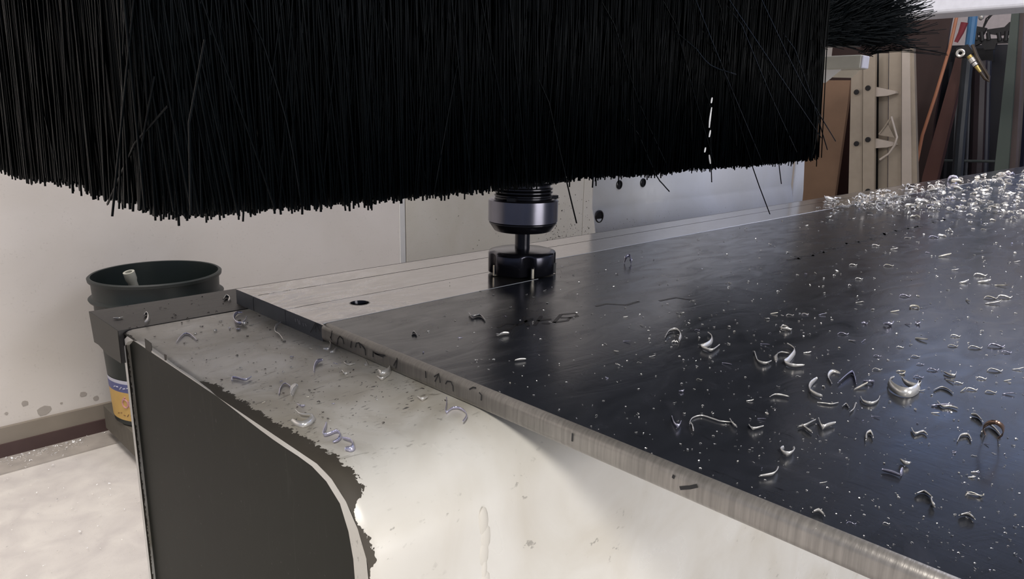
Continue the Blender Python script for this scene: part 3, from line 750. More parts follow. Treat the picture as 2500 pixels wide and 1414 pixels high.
polyX('door_sheet', RX_, [(1990, -60), (2345, -60), (2320, 60), (2280, 300), (2245, 640), (1990, 640)], .03, simple('maroon_steel', (.022, .007, .006), .5, 0, .25, 8), rc_)  # left end carried on to stand for the shaded gap beside the board
db2 = empty('diagonal_brace', onx(2290, 300, 4.7), 'dull red-brown steel brace slanting down beside the maroon panel', 'beam')
polyX('brace_bar', 4.7, [(2333, 140), (2360, 130), (2285, 450), (2249, 640), (2215, 640), (2252, 430)], .05, simple('brace_paint', (.085, .036, .030), .5, 0, .2, 8), db2)
tag(tubeobj('copper_hose', [at(2339, -20, 4.5), at(2337, 35, 4.5), at(2318, 120, 4.5), at(2285, 230, 4.5), at(2252, 330, 4.5), at(2238, 400, 4.5), at(2230, 600, 4.5)], .0085, simple('orange_hose', (.34, .14, .075), .4)), 'thin orange-brown hose hanging at a slant in front of the maroon panel', 'hose')
tag(tubeobj('blue_pipe', [at(2380, -30, 4.6), at(2378, 20, 4.6), at(2366, 120, 4.6)], .023, simple('blue_paint', (.04, .13, .27), .4)), 'short blue pipe coming down from the gantry beam', 'pipe')
tag(tubeobj('black_pipe', [at(2367, 124, 4.62), at(2362, 150, 4.62), at(2345, 330, 4.62), at(2325, 600, 4.62)], .028, simple('pipe_dark', (.012, .016, .022), .4)), 'black pipe running down below the blue pipe', 'pipe')
bm = bmesh.new(); tube(bm, [at(2355, 55, 4.5), at(2346, 80, 4.5), at(2334, 103, 4.5)], .018, 8, True, .010); tag(fin('red_rag', bm, simple('red_cloth', (.16, .02, .03), .8), None, True), 'small red rag hanging beside the blue pipe', 'cloth')
# valve and brass coupler
vv = empty('air_coupler', at(2370, 150, 4.4), 'brass and steel air hose coupler on a drooping hose loop', 'coupler')
brass = simple('brass', (.55, .42, .14), .3, .8); steel = simple('coupler_steel', (.62, .60, .56), .3, .7)
a0, a1 = at(2366, 136, 4.4), at(2394, 176, 4.4); dv = a1-a0
tubeobj('brass_nut', [a0, a0+dv*.15], .013, brass, vv); tubeobj('coupler_sleeve', [a0+dv*.17, a0+dv*.40], .015, steel, vv); tubeobj('collar', [a0+dv*.44, a0+dv*.60], .013, steel, vv); tubeobj('hose_tail', [a0+dv*.64, a0+dv*1.0], .011, brass, vv, r1=.007)
tubeobj('hose_loop', [a1, at(2405, 192, 4.4), at(2415, 198, 4.4), at(2414, 188, 4.4), at(2400, 165, 4.4), at(2386, 140, 4.4), at(2374, 110, 4.42)], .008, simple('hose_brown', (.05, .035, .022), .4), vv)
vb2 = empty('valve_body', at(2346, 130, 4.42), 'small steel valve fitting at the top of the red-brown brace', 'valve')
bm = bmesh.new(); lathe(bm, [(.009, .010), (.009, -.02), (.021, -.02), (.021, .012), (.016, .014), (.009, .010)], at(2345, 130, 4.42), 20, Vector((-1, -.2, 0))); fin('valve_ring', bm, steel, vb2, True)
bm = bmesh.new(); prism(bm, [at(a, b, 4.45) for a, b in [(2334, 118), (2362, 108), (2378, 128), (2360, 140), (2336, 141)]], (.04, 0, 0)); fin('valve_block', bm, blk, vb2)
# dark post and rack
pst = empty('dark_post', at(2450, 300, 3.9), 'tall dark green-grey steel post at the right edge', 'post')
polyX('post_body', 3.9, [(2476, -30), (2492, -30), (2442, 700), (2408, 700), (2428, 410)], .06, simple('post_paint', (.045, .060, .052), .5, 0, .2, 6), pst)
polyX('post_side', 3.92, [(2492, -30), (2504, -30), (2462, 700), (2442, 700)], .05, simple('post_side_paint', (.060, .042, .040), .5, 0, .2, 6), pst)
rk = empty('pipe_rack', at(2400, 600, 5.2), 'dark rack of upright pipes and sheets behind the steel post', 'rack')
polyX('rack_back', 5.4, [(2290, 112), (2800, 100), (2800, 760), (2200, 760)], .03, simple('rack_dark', (.010, .011, .018), .6, 0, .3, 8), rk)
for (a, b, wdt, c) in [(2340, 2318, .05, (.010, .011, .014)), (2371, 2352, .012, (.05, .055, .07)), (2395, 2380, .045, (.022, .014, .018)), (2412, 2400, .02, (.020, .022, .035)), (2530, 2500, .05, (.012, .014, .035)), (2500, 2470, .03, (.03, .02, .022))]:
    tubeobj('upright_pipe', [at(a, 150, 5.25), at((a+b)/2, 380, 5.25), at(b-8, 640, 5.25)], wdt, simple('rackpipe_%s' % len(MATS), c, .45), rk)
tubeobj('cross_bar', [at(2292, 392, 5.1), at(2430, 394, 5.1)], .008, simple('bar_grey', (.035, .045, .045), .5), rk)
# clutter silhouettes on top of the rack against the pale wall
ck = empty('hanging_hardware', at(2420, 90, 5.0), 'tangle of black chains and fittings hanging against the pale wall', 'hardware')
def blob(name, pts, X=5.0, dep=.03): polyX(name, X, pts, dep, blk, ck)
blob('clamp', [(2374, 62), (2408, 68), (2400, 84), (2376, 86)]); blob('clamp', [(2408, 72), (2452, 66), (2464, 54), (2478, 50), (2478, 84), (2440, 86), (2410, 82)])
blob('clamp', [(2374, 92), (2392, 90), (2398, 104), (2380, 112), (2372, 108)]); blob('clamp', [(2396, 95), (2480, 92), (2484, 104), (2432, 106), (2428, 120), (2404, 122), (2396, 108)])
for (x0, y0_, x1, y1_) in [(2396, 78, 2398, 100), (2412, 80, 2414, 98), (2438, 80, 2441, 100), (2458, 76, 2455, 100), (2470, 76, 2474, 98), (2382, 82, 2384, 98)]:
    tubeobj('chain', [at(x0, y0_, 5.0), at(x1, y1_, 5.0)], .011, blk, ck)
for s in [[(2405, 18), (2420, 35), (2408, 45), (2398, 75)], [(2450, 18), (2420, 38), (2402, 60)], [(2424, 18), (2416, 40), (2400, 70)], [(2385, 18), (2395, 30), (2415, 20)]]:
    tubeobj('wire', [at(a, b, 5.05) for a, b in s], .004, blk, ck)
for p in [(2392, 18), (2396, 40)]:
    bm = bmesh.new(); bmesh.ops.create_icosphere(bm, subdivisions=2, radius=.016, matrix=Matrix.Translation(at(*p, 5.0)) @ Matrix.Diagonal((1, 1, 1.4, 1))); fin('fitting', bm, steel, ck, True)
polyX('lower_panel', 5.3, [(2330, 118), (2425, 118), (2425, 150), (2330, 150)], .03, blk, ck)

# ------------------------------------------------------------------ metal shavings
def ribbon(V, F, pts, wd, th, tilt=0.0, taper=True):
    n = len(pts); base = len(V)
    for i, p in enumerate(pts):
        t = (pts[min(i+1, n-1)]-pts[max(i-1, 0)]).normalized()
        up = Vector((0, 0, 1)); up = (up-t*up.dot(t))
        if up.length < .1: up = Vector((1, 0, 0))-t*t.x
        up.normalize(); side = t.cross(up)
        wv = up*math.cos(tilt)+side*math.sin(tilt); nv = t.cross(wv)
        f = 1.0
        if taper: f = .25+.75*math.sin(math.pi*(i+.35)/(n-.3))**.7
        for a, b in ((1, 1), (1, -1), (-1, -1), (-1, 1)): V.append(p+wv*(a*wd*f/2)+nv*(b*th/2))
    for i in range(n-1):
        for k in range(4): F.append((base+i*4+k, base+i*4+(k+1) % 4, base+(i+1)*4+(k+1) % 4, base+(i+1)*4+k))
    F.append((base, base+1, base+2, base+3)); e = base+4*(n-1); F.append((e+3, e+2, e+1, e))
def smoothp(P, n):
    Q = []
    for k in range(n):
        t = k/(n-1)*(len(P)-1); i = min(int(t), len(P)-2); f = t-i
        p0 = P[max(i-1, 0)]; p1 = P[i]; p2 = P[i+1]; p3 = P[min(i+2, len(P)-1)]
        Q.append(.5*((2*p1)+(p2-p0)*f+(2*p0-5*p1+4*p2-p3)*f*f+(3*p1-p0-3*p2+p3)*f**3))
    return Q
def shaving(px, z, wd, label, tilt=.5, mat=None, up=None, group=None):
    P = [onz(a, b, z) for a, b in px]
    if up:
        P = [p+Vector((0, 0, u)) for p, u in zip(P, up)]
        # keep the seen outline: slide each raised point back along its sight line
        P = [CAM+(p-CAM).normalized()*0+ray(a, b)*((z+u-H0)/ray(a, b).z) for p, (a, b), u in zip(P, px, up)]
    Q = smoothp(P, max(8, 4*len(P)-3)); V, F = [], []
    ribbon(V, F, Q, wd, .0003, tilt)
    mz = min(v.z for v in V); V = [v+Vector((0, 0, z+.00015-mz)) for v in V]
    c = sum(V, Vector())/len(V); c.z = z
    me = bpy.data.meshes.new('metal_shaving'); me.from_pydata([tuple(v-c) for v in V], [], F); me.update()
    for p in me.polygons: p.use_smooth = True
    me.materials.append(mat or M_chip)
    o = bpy.data.objects.new('metal_shaving', me); S.collection.objects.link(o); o.location = c
    return tag(o, label, 'shaving', group)
H = [
 ([(1624, 828), (1632, 815), (1650, 811), (1662, 822), (1657, 838)], .0034, 'bright hook-shaped shaving left of the one shaped like a 2 on the dark plate'),
 ([(1728, 818), (1738, 828), (1735, 841), (1722, 850), (1712, 853), (1722, 858), (1738, 861), (1756, 848)], .0032, 'shaving curled like the figure 2, beside the bright hook-shaped one'),
 ([(1842, 864), (1847, 880), (1852, 889), (1868, 893), (1882, 887)], .0028, 'small L-shaped shaving with a shiny foot, left of the tangled pair'),
 ([(1895, 888), (1893, 873), (1905, 866), (1926, 868)], .0030, 'arched shaving on the left of the tangled pair in the middle of the plate'),
 ([(1922, 846), (1940, 862), (1926, 884), (1916, 893), (1936, 900), (1962, 899)], .0034, 'long zigzag shaving with a glittering bend, right of the tangled pair'),
 ([(1994, 930), (1979, 944), (1976, 960), (1990, 970), (2007, 975)], .0032, 'thick C-shaped shaving left of the thin open ring'),
 ([(2050, 916), (2032, 911), (2022, 924), (2030, 940)], .0022, 'thin open ring of swarf touching the black dot on the plate'),
 ([(2046, 940), (2068, 921), (2082, 916), (2090, 942)], .0028, 'bluish peaked shaving right of the thin open ring'),
 ([(2200, 934), (2210, 946), (2236, 956), (2243, 950), (2236, 962), (2218, 970), (2194, 966), (2174, 953), (2169, 940), (2180, 933)], .0052, 'largest shaving of all, a broad bowl-shaped curl with ribbed bright faces'),
 ([(2101, 974), (2107, 985), (2126, 990), (2141, 984), (2147, 972)], .0020, 'shallow smile-shaped shaving just left of the largest curl'),
 ([(1640, 1024), (1646, 1042), (1656, 1048), (1662, 1036)], .0026, 'bluish V-shaped shaving near the rounded plate edge'),
 ([(1683, 1036), (1690, 1024), (1712, 1018), (1740, 1026), (1760, 1032), (1790, 1034)], .0010, 'long thin wavy shaving near the rounded plate edge'),
 ([(1684, 1037), (1691, 1046), (1692, 1056)], .0020, 'tiny bent sliver just under the long thin wavy shaving'),
 ([(1782, 1030), (1789, 1042), (1798, 1048)], .0024, 'short slanted sliver at the right end of the long wavy shaving'),
 ([(1829, 1044), (1838, 1053), (1862, 1047)], .0026, 'flat crescent sliver right of the short slanted one'),
 ([(1948, 1048), (1966, 1044), (1990, 1031)], .0022, 'left arm of the crossed pair of shavings below the middle'),
 ([(1958, 1044), (1970, 1055), (1982, 1062)], .0026, 'short arm of the crossed pair of shavings below the middle'),
 ([(1998, 1030), (2006, 1050), (2020, 1046), (2038, 1040)], .0030, 'shaving bent like a tick mark right of the crossed pair'),
 ([(1912, 1100), (1907, 1110), (1920, 1118), (1934, 1112), (1936, 1101)], .0032, 'neat bright horseshoe shaving opening upwards, alone low on the plate'),
 ([(2114, 1080), (2113, 1068), (2124, 1062), (2131, 1074)], .0026, 'small open arch of swarf with a bright left leg'),
 ([(2225, 1050), (2233, 1063), (2252, 1058), (2263, 1065)], .0016, 'thin S-shaped sliver left of the wide thin arch'),
 ([(2337, 1081), (2344, 1068), (2362, 1066), (2371, 1080)], .0016, 'wide thin arch of swarf left of the brown ring tangle'),
 ([(2370, 1017), (2385, 1021), (2398, 1034)], .0026, 'pale shaving running into the top of the brown ring tangle'),
 ([(2152, 1153), (2176, 1159), (2198, 1167)], .0022, 'straight dull sliver beside a small upright blue flake'),
 ([(2203, 1152), (2200, 1160), (2197, 1166)], .0026, 'small upright bluish flake at the end of the straight dull sliver'),
 ([(2197, 1130), (2206, 1137), (2220, 1139)], .0026, 'short curved sliver above the straight dull sliver'),
 ([(2235, 1212), (2250, 1207), (2262, 1211), (2274, 1220)], .0028, 'comma-shaped shaving low on the plate above the small white crescent'),
 ([(2273, 1226), (2274, 1238), (2281, 1245)], .0028, 'small white crescent low on the plate below the comma-shaped shaving'),
 ([(2342, 1266), (2360, 1264), (2378, 1275)], .0032, 'pale arched shaving nearest the lower right corner'),
 ([(1984, 1258), (1998, 1256), (2012, 1267)], .0028, 'bright arched shaving sitting by the rounded edge, lowest on the plate'),
 ([(1853, 1170), (1882, 1166), (1892, 1160), (1898, 1148)], .0026, 'shaving bent up at its right end, right of the horseshoe and near the edge'),
 ([(1145, 768), (1153, 777), (1168, 774), (1176, 776), (1184, 784)], .0030, 'bright wavy shaving alone on the black part of the plate near the milled strip'),
 ([(1217, 824), (1228, 820), (1243, 819)], .0030, 'short bright sliver under the faded handwriting'),
 ([(1257, 884), (1270, 882), (1284, 881)], .0020, 'straight bright sliver below the faded handwriting'),
 ([(1006, 818), (1011, 815), (1017, 820)], .0026, 'tiny bright nugget of swarf on the black plate near its cut edge'),
 ([(2280, 955), (2296, 949), (2312, 953), (2326, 963)], .0018, 'low arched sliver right of the largest curl'),
 ([(2288, 984), (2300, 996), (2318, 996), (2338, 1001)], .0016, 'thin tailed sliver under the low arched one'),
 ([(1880, 973), (1890, 969), (1905, 970), (1926, 974)], .0024, 'tapering tadpole-like sliver in the middle of the plate'),
 ([(1995, 986), (2012, 988), (2030, 990), (2046, 986)], .0012, 'long hair-thin sliver above the tick-shaped shaving'),
 ([(2057, 995), (2065, 990), (2072, 998)], .0016, 'tiny thin arch left of a tiny hook'),
 ([(2075, 1010), (2083, 1003), (2087, 990), (2091, 990)], .0018, 'tiny S-shaped hook right of a tiny arch'),
 ([(1907, 808), (1908, 800), (1920, 802), (1930, 810)], .0022, 'pale hook-shaped shaving in the upper middle of the plate'),
 ([(2304, 912), (2316, 918), (2330, 920), (2334, 912)], .0016, 'shallow dish-shaped sliver in the right part of the plate'),
]
for px, wd, lb in H:
    blue = 'blu' in lb; shaving(px, PT, wd, lb, tilt=random.uniform(.2, .8), mat=M_chipb if blue else M_chip)
# standing arch on the plate, with raised middle
shaving([(1524, 643), (1528, 630), (1536, 625), (1540, 636), (1541, 645)], PT, .0034, 'small dark arched shaving standing alone near the milled strip, right of the cutter', .2, M_chipb, up=[0, .006, .008, .004, 0])
# ring tangle
P = [(2405, 1063), (2400, 1048), (2412, 1036), (2432, 1034), (2448, 1046), (2448, 1062), (2436, 1072)]
shaving(P, PT, .0020, 'brownish ring of swarf standing up near the right edge', .1, simple('blued_metal', (.42, .27, .20), .3, .9), up=[0, .006, .011, .013, .010, .005, 0])
shaving([(2397, 1062), (2404, 1050), (2414, 1040)], PT, .0042, 'flat pale flake on the left side of the brown ring', .4, M_chip)
shaving([(2412, 1040), (2428, 1052), (2442, 1068)], PT, .0024, 'straight strip of swarf crossing inside the brown ring', .6, M_chip)
# on the bed
Hb = [
 ([(592, 768), (580, 768), (572, 778), (575, 790), (586, 795), (597, 790), (603, 778)], .0030, 'dark ring curl of swarf on the bed beside the plate corner', M_chipb),
 ([(589, 795), (596, 797), (603, 795)], .0034, 'white-glinting flake just in front of the ring curl on the bed', M_chip),
 ([(686, 790), (675, 800), (674, 815), (684, 822), (692, 834)], .0026, 'twisted shaving on the bed beside the pale scratched ticks of the plate edge', M_chip),
 ([(804, 839), (809, 848), (803, 857), (790, 857)], .0030, 'white crescent shaving on the bed close under the marker writing', M_chip),
 ([(822, 853), (816, 862), (806, 864)], .0022, 'smaller crescent right of the white one close under the marker writing', M_chip),
 ([(788, 884), (776, 888), (769, 900), (767, 914)], .0028, 'dark bent shaving with two white glints on the cream bed', M_chipb),
 ([(681, 968), (684, 950), (695, 939), (708, 945), (716, 955)], .0012, 'thin bluish arch of swarf on the bed above the chipped paint', M_chipb),
 ([(726, 946), (716, 956), (712, 972)], .0038, 'blunt white-glinting flake at the end of the thin bluish arch', M_chip),
 ([(722, 1008), (735, 1020), (762, 1023), (766, 1026), (757, 1037), (740, 1044), (722, 1040), (712, 1033)], .0036, 'wide open ring curl on the bed near the chipped paint edge', M_chip),
 ([(797, 1038), (795, 1050), (790, 1068), (806, 1066), (822, 1060), (832, 1068), (826, 1080), (813, 1086)], .0026, 'dark S-shaped shaving at the edge of the sunlit paint', M_chipb),
 ([(836, 1078), (856, 1084), (864, 1096), (858, 1104), (842, 1104)], .0034, 'bluish shiny loop at the edge of the sunlit paint, right of the dark S', M_chipb),
 ([(567, 934), (567, 926), (582, 928), (600, 932), (614, 924)], .0020, 'long shallow bow of swarf on the bed, left part', M_chipb),
 ([(431, 838), (440, 826), (452, 817), (466, 820), (481, 833)], .0014, 'thin arched thread of swarf on the bed near the rail', M_chipb),
 ([(946, 891), (954, 898), (953, 910), (944, 918), (930, 920), (923, 912)], .0042, 'big white crescent shaving against the plate edge', M_chip),
 ([(921, 925), (932, 932), (950, 920)], .0030, 'pale flake lying under the big white crescent against the plate edge', M_chip),
 ([(1090, 975), (1091, 990), (1089, 1012), (1104, 1002), (1122, 1002), (1137, 1012), (1139, 1022), (1130, 1034)], .0020, 'large thin question-mark shaving on the brightly lit paint', M_chipb),
 ([(845, 883), (843, 892), (854, 896), (866, 892)], .0026, 'small curl among the cluster of chips beside the plate edge', M_chip),
 ([(893, 884), (897, 892), (890, 896)], .0026, 'upright pale chip near the plate edge, right of the cluster', M_chip),
 ([(828, 914), (836, 911), (842, 918), (850, 916)], .0024, 'low wavy chip below the cluster beside the plate edge', M_chip),
 ([(1019, 974), (1030, 981), (1043, 975)], .0024, 'small boat-shaped shaving on the bed where the light begins', M_chip),
 ([(726, 992), (735, 997), (745, 996)], .0026, 'short grey-violet sliver on the bed above the wide open ring', M_chipb),
]
for px, wd, lb, m in Hb: shaving(px, PB, wd, lb, random.uniform(.2, .7), m)
shaving([(352, 776), (357, 770), (363, 775), (362, 786), (354, 793)], PB, .0034, 'white hook-shaped shaving on the dark rail near its end', .3, M_chip)
shaving([(546, 736), (553, 728), (562, 733), (558, 741)], PB, .0034, 'bright tangled curl on the dark rail by the plate corner', .3, M_chip)
shaving([(277, 779), (290, 780), (300, 777)], PB, .0016, 'flat pale sliver on the end of the dark rail', .6, M_chip)
# shavings caught in the front brush
for k, (s, lb) in enumerate([([(1738, 238), (1736, 252)], 'highest silver chip caught in the black bristles'), ([(1737, 262), (1733, 290), (1731, 312)], 'long silver chip caught in the black bristles'), ([(1734, 318), (1731, 335)], 'silver chip in the bristles just below the long one'), ([(1722, 360), (1720, 372)], 'silver chip in the bristles above the hanging stray bristle'), ([(1731, 378), (1734, 400)], 'lowest silver chip caught in the black bristles')]):
    Q = smoothp([ony(a, b, BYF-.008) for a, b in s], 6); V, F = [], []
    for i, p in enumerate(Q): 
        wv = Vector((.8, -.2, .1))*.0011*(.5+math.sin(math.pi*(i+.5)/6)*.6)
        for a, b in ((1, 1), (1, -1), (-1, -1), (-1, 1)): V.append(p+wv*a+Vector((0, .0003, 0))*b)
    for i in range(5):
        for j in range(4): F.append((i*4+j, i*4+(j+1) % 4, i*4+4+(j+1) % 4, i*4+4+j))
    F += [(0, 1, 2, 3), (23, 22, 21, 20)]
    c = Q[2].copy(); me = bpy.data.meshes.new('metal_shaving'); me.from_pydata([tuple(v-c) for v in V], [], F); me.materials.append(M_chip)
    o = bpy.data.objects.new('metal_shaving', me); S.collection.objects.link(o); o.location = c; tag(o, lb, 'shaving')

# shared chip shapes for the scattered ones
def chipmesh(kind, seed, mat):
    r_ = random.Random(seed); V, F = [], []
    if kind == 'arc':
        R = r_.uniform(.35, .55); a1 = r_.uniform(1.8, 4.6); n = 8
        pts = [Vector((R*math.cos(a1*i/(n-1)), R*math.sin(a1*i/(n-1)), .12+.25*r_.random()*math.sin(math.pi*i/(n-1)))) for i in range(n)]; wd = r_.uniform(.16, .34)
    elif kind == 'sliver':
        n = 5; b = r_.uniform(-.25, .25); pts = [Vector((-.5+i/(n-1), b*math.sin(math.pi*i/(n-1)), .08+.04*i)) for i in range(n)]; wd = r_.uniform(.10, .2)
    elif kind == 'wave':
        n = 9; pts = [Vector((-.5+i/(n-1), .16*math.sin(6*i/(n-1)), .1+.12*abs(math.sin(4*i/(n-1))))) for i in range(n)]; wd = .13
    elif kind == 'arch':
        n = 7; pts = [Vector((.4*math.cos(math.pi*i/(n-1)), .1*math.sin(i), .08+.45*math.sin(math.pi*i/(n-1)))) for i in range(n)]; wd = .22
    else:
        n = 4; pts = [Vector((-.25+.17*i, .1*r_.uniform(-1, 1), .18+.1*r_.random())) for i in range(n)]; wd = .32
    ribbon(V, F, pts, wd, .035, r_.uniform(0, .9))
    mz = min(v.z for v in V); V = [v-Vector((0, 0, mz)) for v in V]
    me = bpy.data.meshes.new('metal_shaving'); me.from_pydata([tuple(v) for v in V], [], F); me.update(); me.materials.append(mat)
    for p in me.polygons: p.use_smooth = True
    return me
shapes = [chipmesh(k, i*7+j, [M_chip, M_chip, M_chipd, M_chipb][j % 4]) for i, k in enumerate(['arc', 'sliver', 'arc', 'wave', 'arch', 'nug']) for j in range(4)]
flat = [s for i, s in enumerate(shapes) if (i//4) != 4]
edge_line = lambda x: 705-.1545*(x-573)                # far plate edge in the photograph
def front_line(x): return 705+.4095*(x-573)
def onplate(px, py): p = onz(px, py, PT); return p.x > EX+.004 and p.y < G2-.004 and py < 1410
KIND = ['curled', 'straight', 'curled', 'wavy', 'arched', 'nugget-like']
KI = {'c': (0, 2), 's': (1,), 'w': (3,), 'a': (4,), 'n': (5,)}
def region(px, py):
    d = py-edge_line(px)
    if px < 1500: return 'on the black left part of the plate'
    if d < 130: return 'on the far part of the plate, this side of the drift'
    if px > 2150:
        if py < 700: return 'in the upper right part of the plate'
        if py < 850: return 'in the right part of the plate, well behind the largest curl'
        if py < 960: return 'in the right part of the plate, level with the largest curl'
        if py < 1100: return 'in the right part of the plate, around the brown ring'
        return 'in the lower right part of the plate' 
    if py < 900: return 'in the middle of the plate behind the tangled pair'
    if py < 1120: return 'on the plate between the tangled pair and the horseshoe shaving'
    return 'on the lowest part of the plate beyond the rounded edge'
def put(ki, p, size, lab, grp, rot=None):
    me = shapes[ki*4+rnd.randrange(4)]
    o = bpy.data.objects.new('metal_shaving', me); S.collection.objects.link(o); o.location = p
    o.rotation_euler = (0, 0, rnd.uniform(0, 6.28) if rot is None else rot); o.scale = (size,)*3
    return tag(o, lab, 'shaving', grp)
def putpx(k, px, py, sz, ang=None):
    p = onz(px, py, PT+.00005); depth = (p-CAM).dot(FWD)
    rot = None
    if ang is not None:
        q = onz(px+10*math.cos(math.radians(ang)), py-10*math.sin(math.radians(ang)), PT)-p; rot = math.atan2(q.y, q.x)
    ki = rnd.choice(KI[k]); r_ = region(px, py)
    put(ki, p, sz*depth/FPX, 'small %s silver shaving %s' % (KIND[ki], r_), 'small %s shavings %s' % (KIND[ki], r_), rot)
# chips read off the photograph: kind, x, y, size, direction
READ = {
 (1500, 700, 3.142): 'c470,440,60 s95,425,60,-10 n157,432,22 s210,300,40,-20 n240,312,22 s85,235,35,0 n83,165,30 s600,110,40,-5 s655,243,30,-25 n577,260,20 w635,335,40 n920,347,32 s1195,360,38,-40 n1020,340,16 c670,402,45 n540,385,22 s15,500,50,-20 c35,600,50 w190,585,38 s290,537,55,5 n565,562,20 s862,600,85,-20 n948,632,20 n1085,415,24 s1155,450,70,-12 c1172,248,45 s1225,210,60,0 w1345,222,60 w1462,218,50 s1412,268,25,0 n1585,283,16 s1595,218,60,0 c1315,330,80 s1300,378,35,-50 w1752,368,85 s1825,418,55,-15 n1500,368,32 n1550,552,42 n1675,594,42 s1480,510,60,0 n1724,472,32 w650,715,45 n318,687,18 n390,822,20 c510,805,50 n835,868,18 n525,888,14 n747,968,38 n188,1002,22 n243,1047,24 n562,1250,28 n647,1337,28 n945,1342,34 n1145,1280,26 n970,1225,22 n953,1253,18 n288,1282,24 s1040,878,55,0 n1170,978,60 s1130,1020,60,-10 s1560,1145,40,-70 n1710,823,22 n1605,775,55 n1580,1285,18 n1728,1255,22 s1308,655,36,-50 w1410,690,40 n1107,1195,18 w500,940,0',
 (1950, 800, 3.142): 's408,105,55,-15 s497,108,60,25 n312,158,26 w775,155,60 n690,155,18 w600,222,60 w895,225,70 w930,285,60 c535,420,80 w600,325,75 c780,350,60 w1025,330,90 n1095,333,24 w915,385,80 n1125,390,40 s1160,415,80,-25 w1225,430,70 s475,465,160,15 s1260,485,90,25 w1325,480,90 s1610,515,90,-4 w1470,500,90 n1020,520,40 n1350,535,30 s940,487,60,0 s1100,610,150,-6 s1055,580,30,-60 n895,632,50 n1170,652,28 s1050,660,60,-8 n555,635,22 s590,690,60,-12 n490,722,42 n910,738,30 n1222,768,22 c1185,960,40 n1580,970,28,-60 w1340,985,40 n315,942,26 n165,970,24 n470,1043,30 n655,1042,34 s190,1190,55,0 n1330,1150,70 s1350,1110,60,0 n1228,1115,26 n1485,1203,24 n757,1287,28 n465,1313,24 n573,1320,20 n198,1308,22 w1345,1290,140 n1293,1263,26 s1440,900,50,-30 w1180,145,80 w1350,160,110 w1510,150,130 w1200,70,80 w1590,195,80 s940,95,90,-15 c1440,925,0 w350,50,0 w1500,335,120 s1680,322,90,0 w1400,395,80 s1600,410,60,0',
 (1900, 400, 3.535): 'n258,565,24 c430,470,70 w495,408,60 w455,490,40 n650,478,34 n35,495,30 c1180,470,90 n1185,475,50 s1040,450,90,-20 w1340,640,90 c1415,632,60 n1255,612,40 w1115,645,60 n1482,568,30 c1330,400,80 w1200,350,70 c1560,380,50 n1635,378,34 w1850,380,90 c1855,495,60 n1750,510,34 w840,710,70 s1000,740,70,0 w1285,770,40 n1355,800,30 s1435,803,130,2 w645,878,70 w950,885,90 n1025,910,26 n1150,940,36 n1303,942,22 n238,955,40 c335,950,40 n392,990,30 n385,1060,30 w695,998,70 n1150,1003,36 c510,935,50 n538,952,24 s1525,920,70,0 s1525,985,60,45 s1600,1028,110,5 w1740,970,120 s1775,1025,120,0 s1920,1058,90,-8 n2025,1062,26 w1090,1148,100 n1205,1145,50 s700,1200,70,0 n815,1262,50 s1005,1280,80,0 c1175,1250,70 n1250,1290,24 n1355,1357,20 w100,1310,60 w230,1300,60 n180,1360,28 n465,1350,34 n370,1378,24 c740,1388,60 c940,1392,100 s1115,1392,60,-20 c1190,1385,70 w1830,1165,120 w1950,1160,130 s1635,1190,80,-30 s1850,1210,140,0 n2040,775,60 s2060,848,60,0 n2095,980,40 n2015,692,40 w1770,570,50',
 (1400, 1000, 2.2727): 'n433,245,14 s1590,300,18,0 n1725,298,20 n1795,477,16 n1942,598,26 n1585,492,16 n1665,500,12 n1395,490,14 w1540,635,55 w1735,635,40 n1345,663,16 n1537,590,14 s1385,408,40,0 n1045,330,26 n2200,575,26 n2185,462,20 s2230,480,80,-15 s2210,378,40,-4 n2322,415,16 n2480,838,40 n2310,895,26 n2100,700,20 n1775,750,18 w2230,350,40',
}
nread = 0; extra = []
for (ox, oy, sc), txt in READ.items():
    for tk in txt.split():
        v = [float(x) for x in tk[1:].split(',')]
        if v[2] <= 0: continue
        px, py = ox+v[0]/sc, oy+v[1]/sc
        if not onplate(px, py) and py-edge_line(px) < 8: continue
        if v[2]/sc < 9.5: extra.append((px, py, max(4.5, v[2]/sc))); continue
        putpx(tk[0], px, py, max(5, v[2]/sc), v[3] if len(v) > 3 else (0 if tk[0] == 'w' else None)); nread += 1
cnt = 0
while cnt < 16:
    px = 1000+500*rnd.random()**.8; py = rnd.uniform(700, 1100)
    if not onplate(px, py): continue
    putpx(rnd.choice('csnwnn'), px, py, rnd.uniform(4, 13)); cnt += 1
cnt = 0
while cnt < 26:
    px = rnd.uniform(400, 1150); py = rnd.uniform(770, 1100); p = onz(px, py, PB+.00005)
    if p.x < BX+.012 or p.x > EX-.006 or p.y < .30 or p.y > .53: continue
    ki = rnd.choice((0, 1, 2, 3, 5)); side = 'close beside the plate edge' if p.x > .2 else 'in the middle of the cream bed top' if p.x > .175 else 'close to the chipped bed edge'
    put(ki, p, rnd.uniform(7, 16)*(p-CAM).dot(FWD)/FPX, 'tiny %s chip of swarf %s' % (KIND[ki], side), 'tiny %s chips %s' % (KIND[ki], side)); cnt += 1
cnt = 0
while cnt < 36:
    px = rnd.uniform(2020, 2500); e = edge_line(px); py = e+rnd.uniform(6, 20+.17*(px-1960))
    p = onz(px, py, PT+.00005)
    if p.y > EY-.005: continue
    ki = rnd.choice((0, 2, 3, 4, 5)); fr = 'nearer' if py-e > 26 else 'far'
    sd = 'left end' if px < 2180 else 'middle' if px < 2340 else 'right end'
    put(ki, p, rnd.uniform(14, 30)*(p-CAM).dot(FWD)/FPX, '%s glittering shaving at the %s side of the drift, its %s' % (KIND[ki], fr, sd), '%s shavings at the %s side of the drift, its %s' % (KIND[ki], fr, sd)); cnt += 1
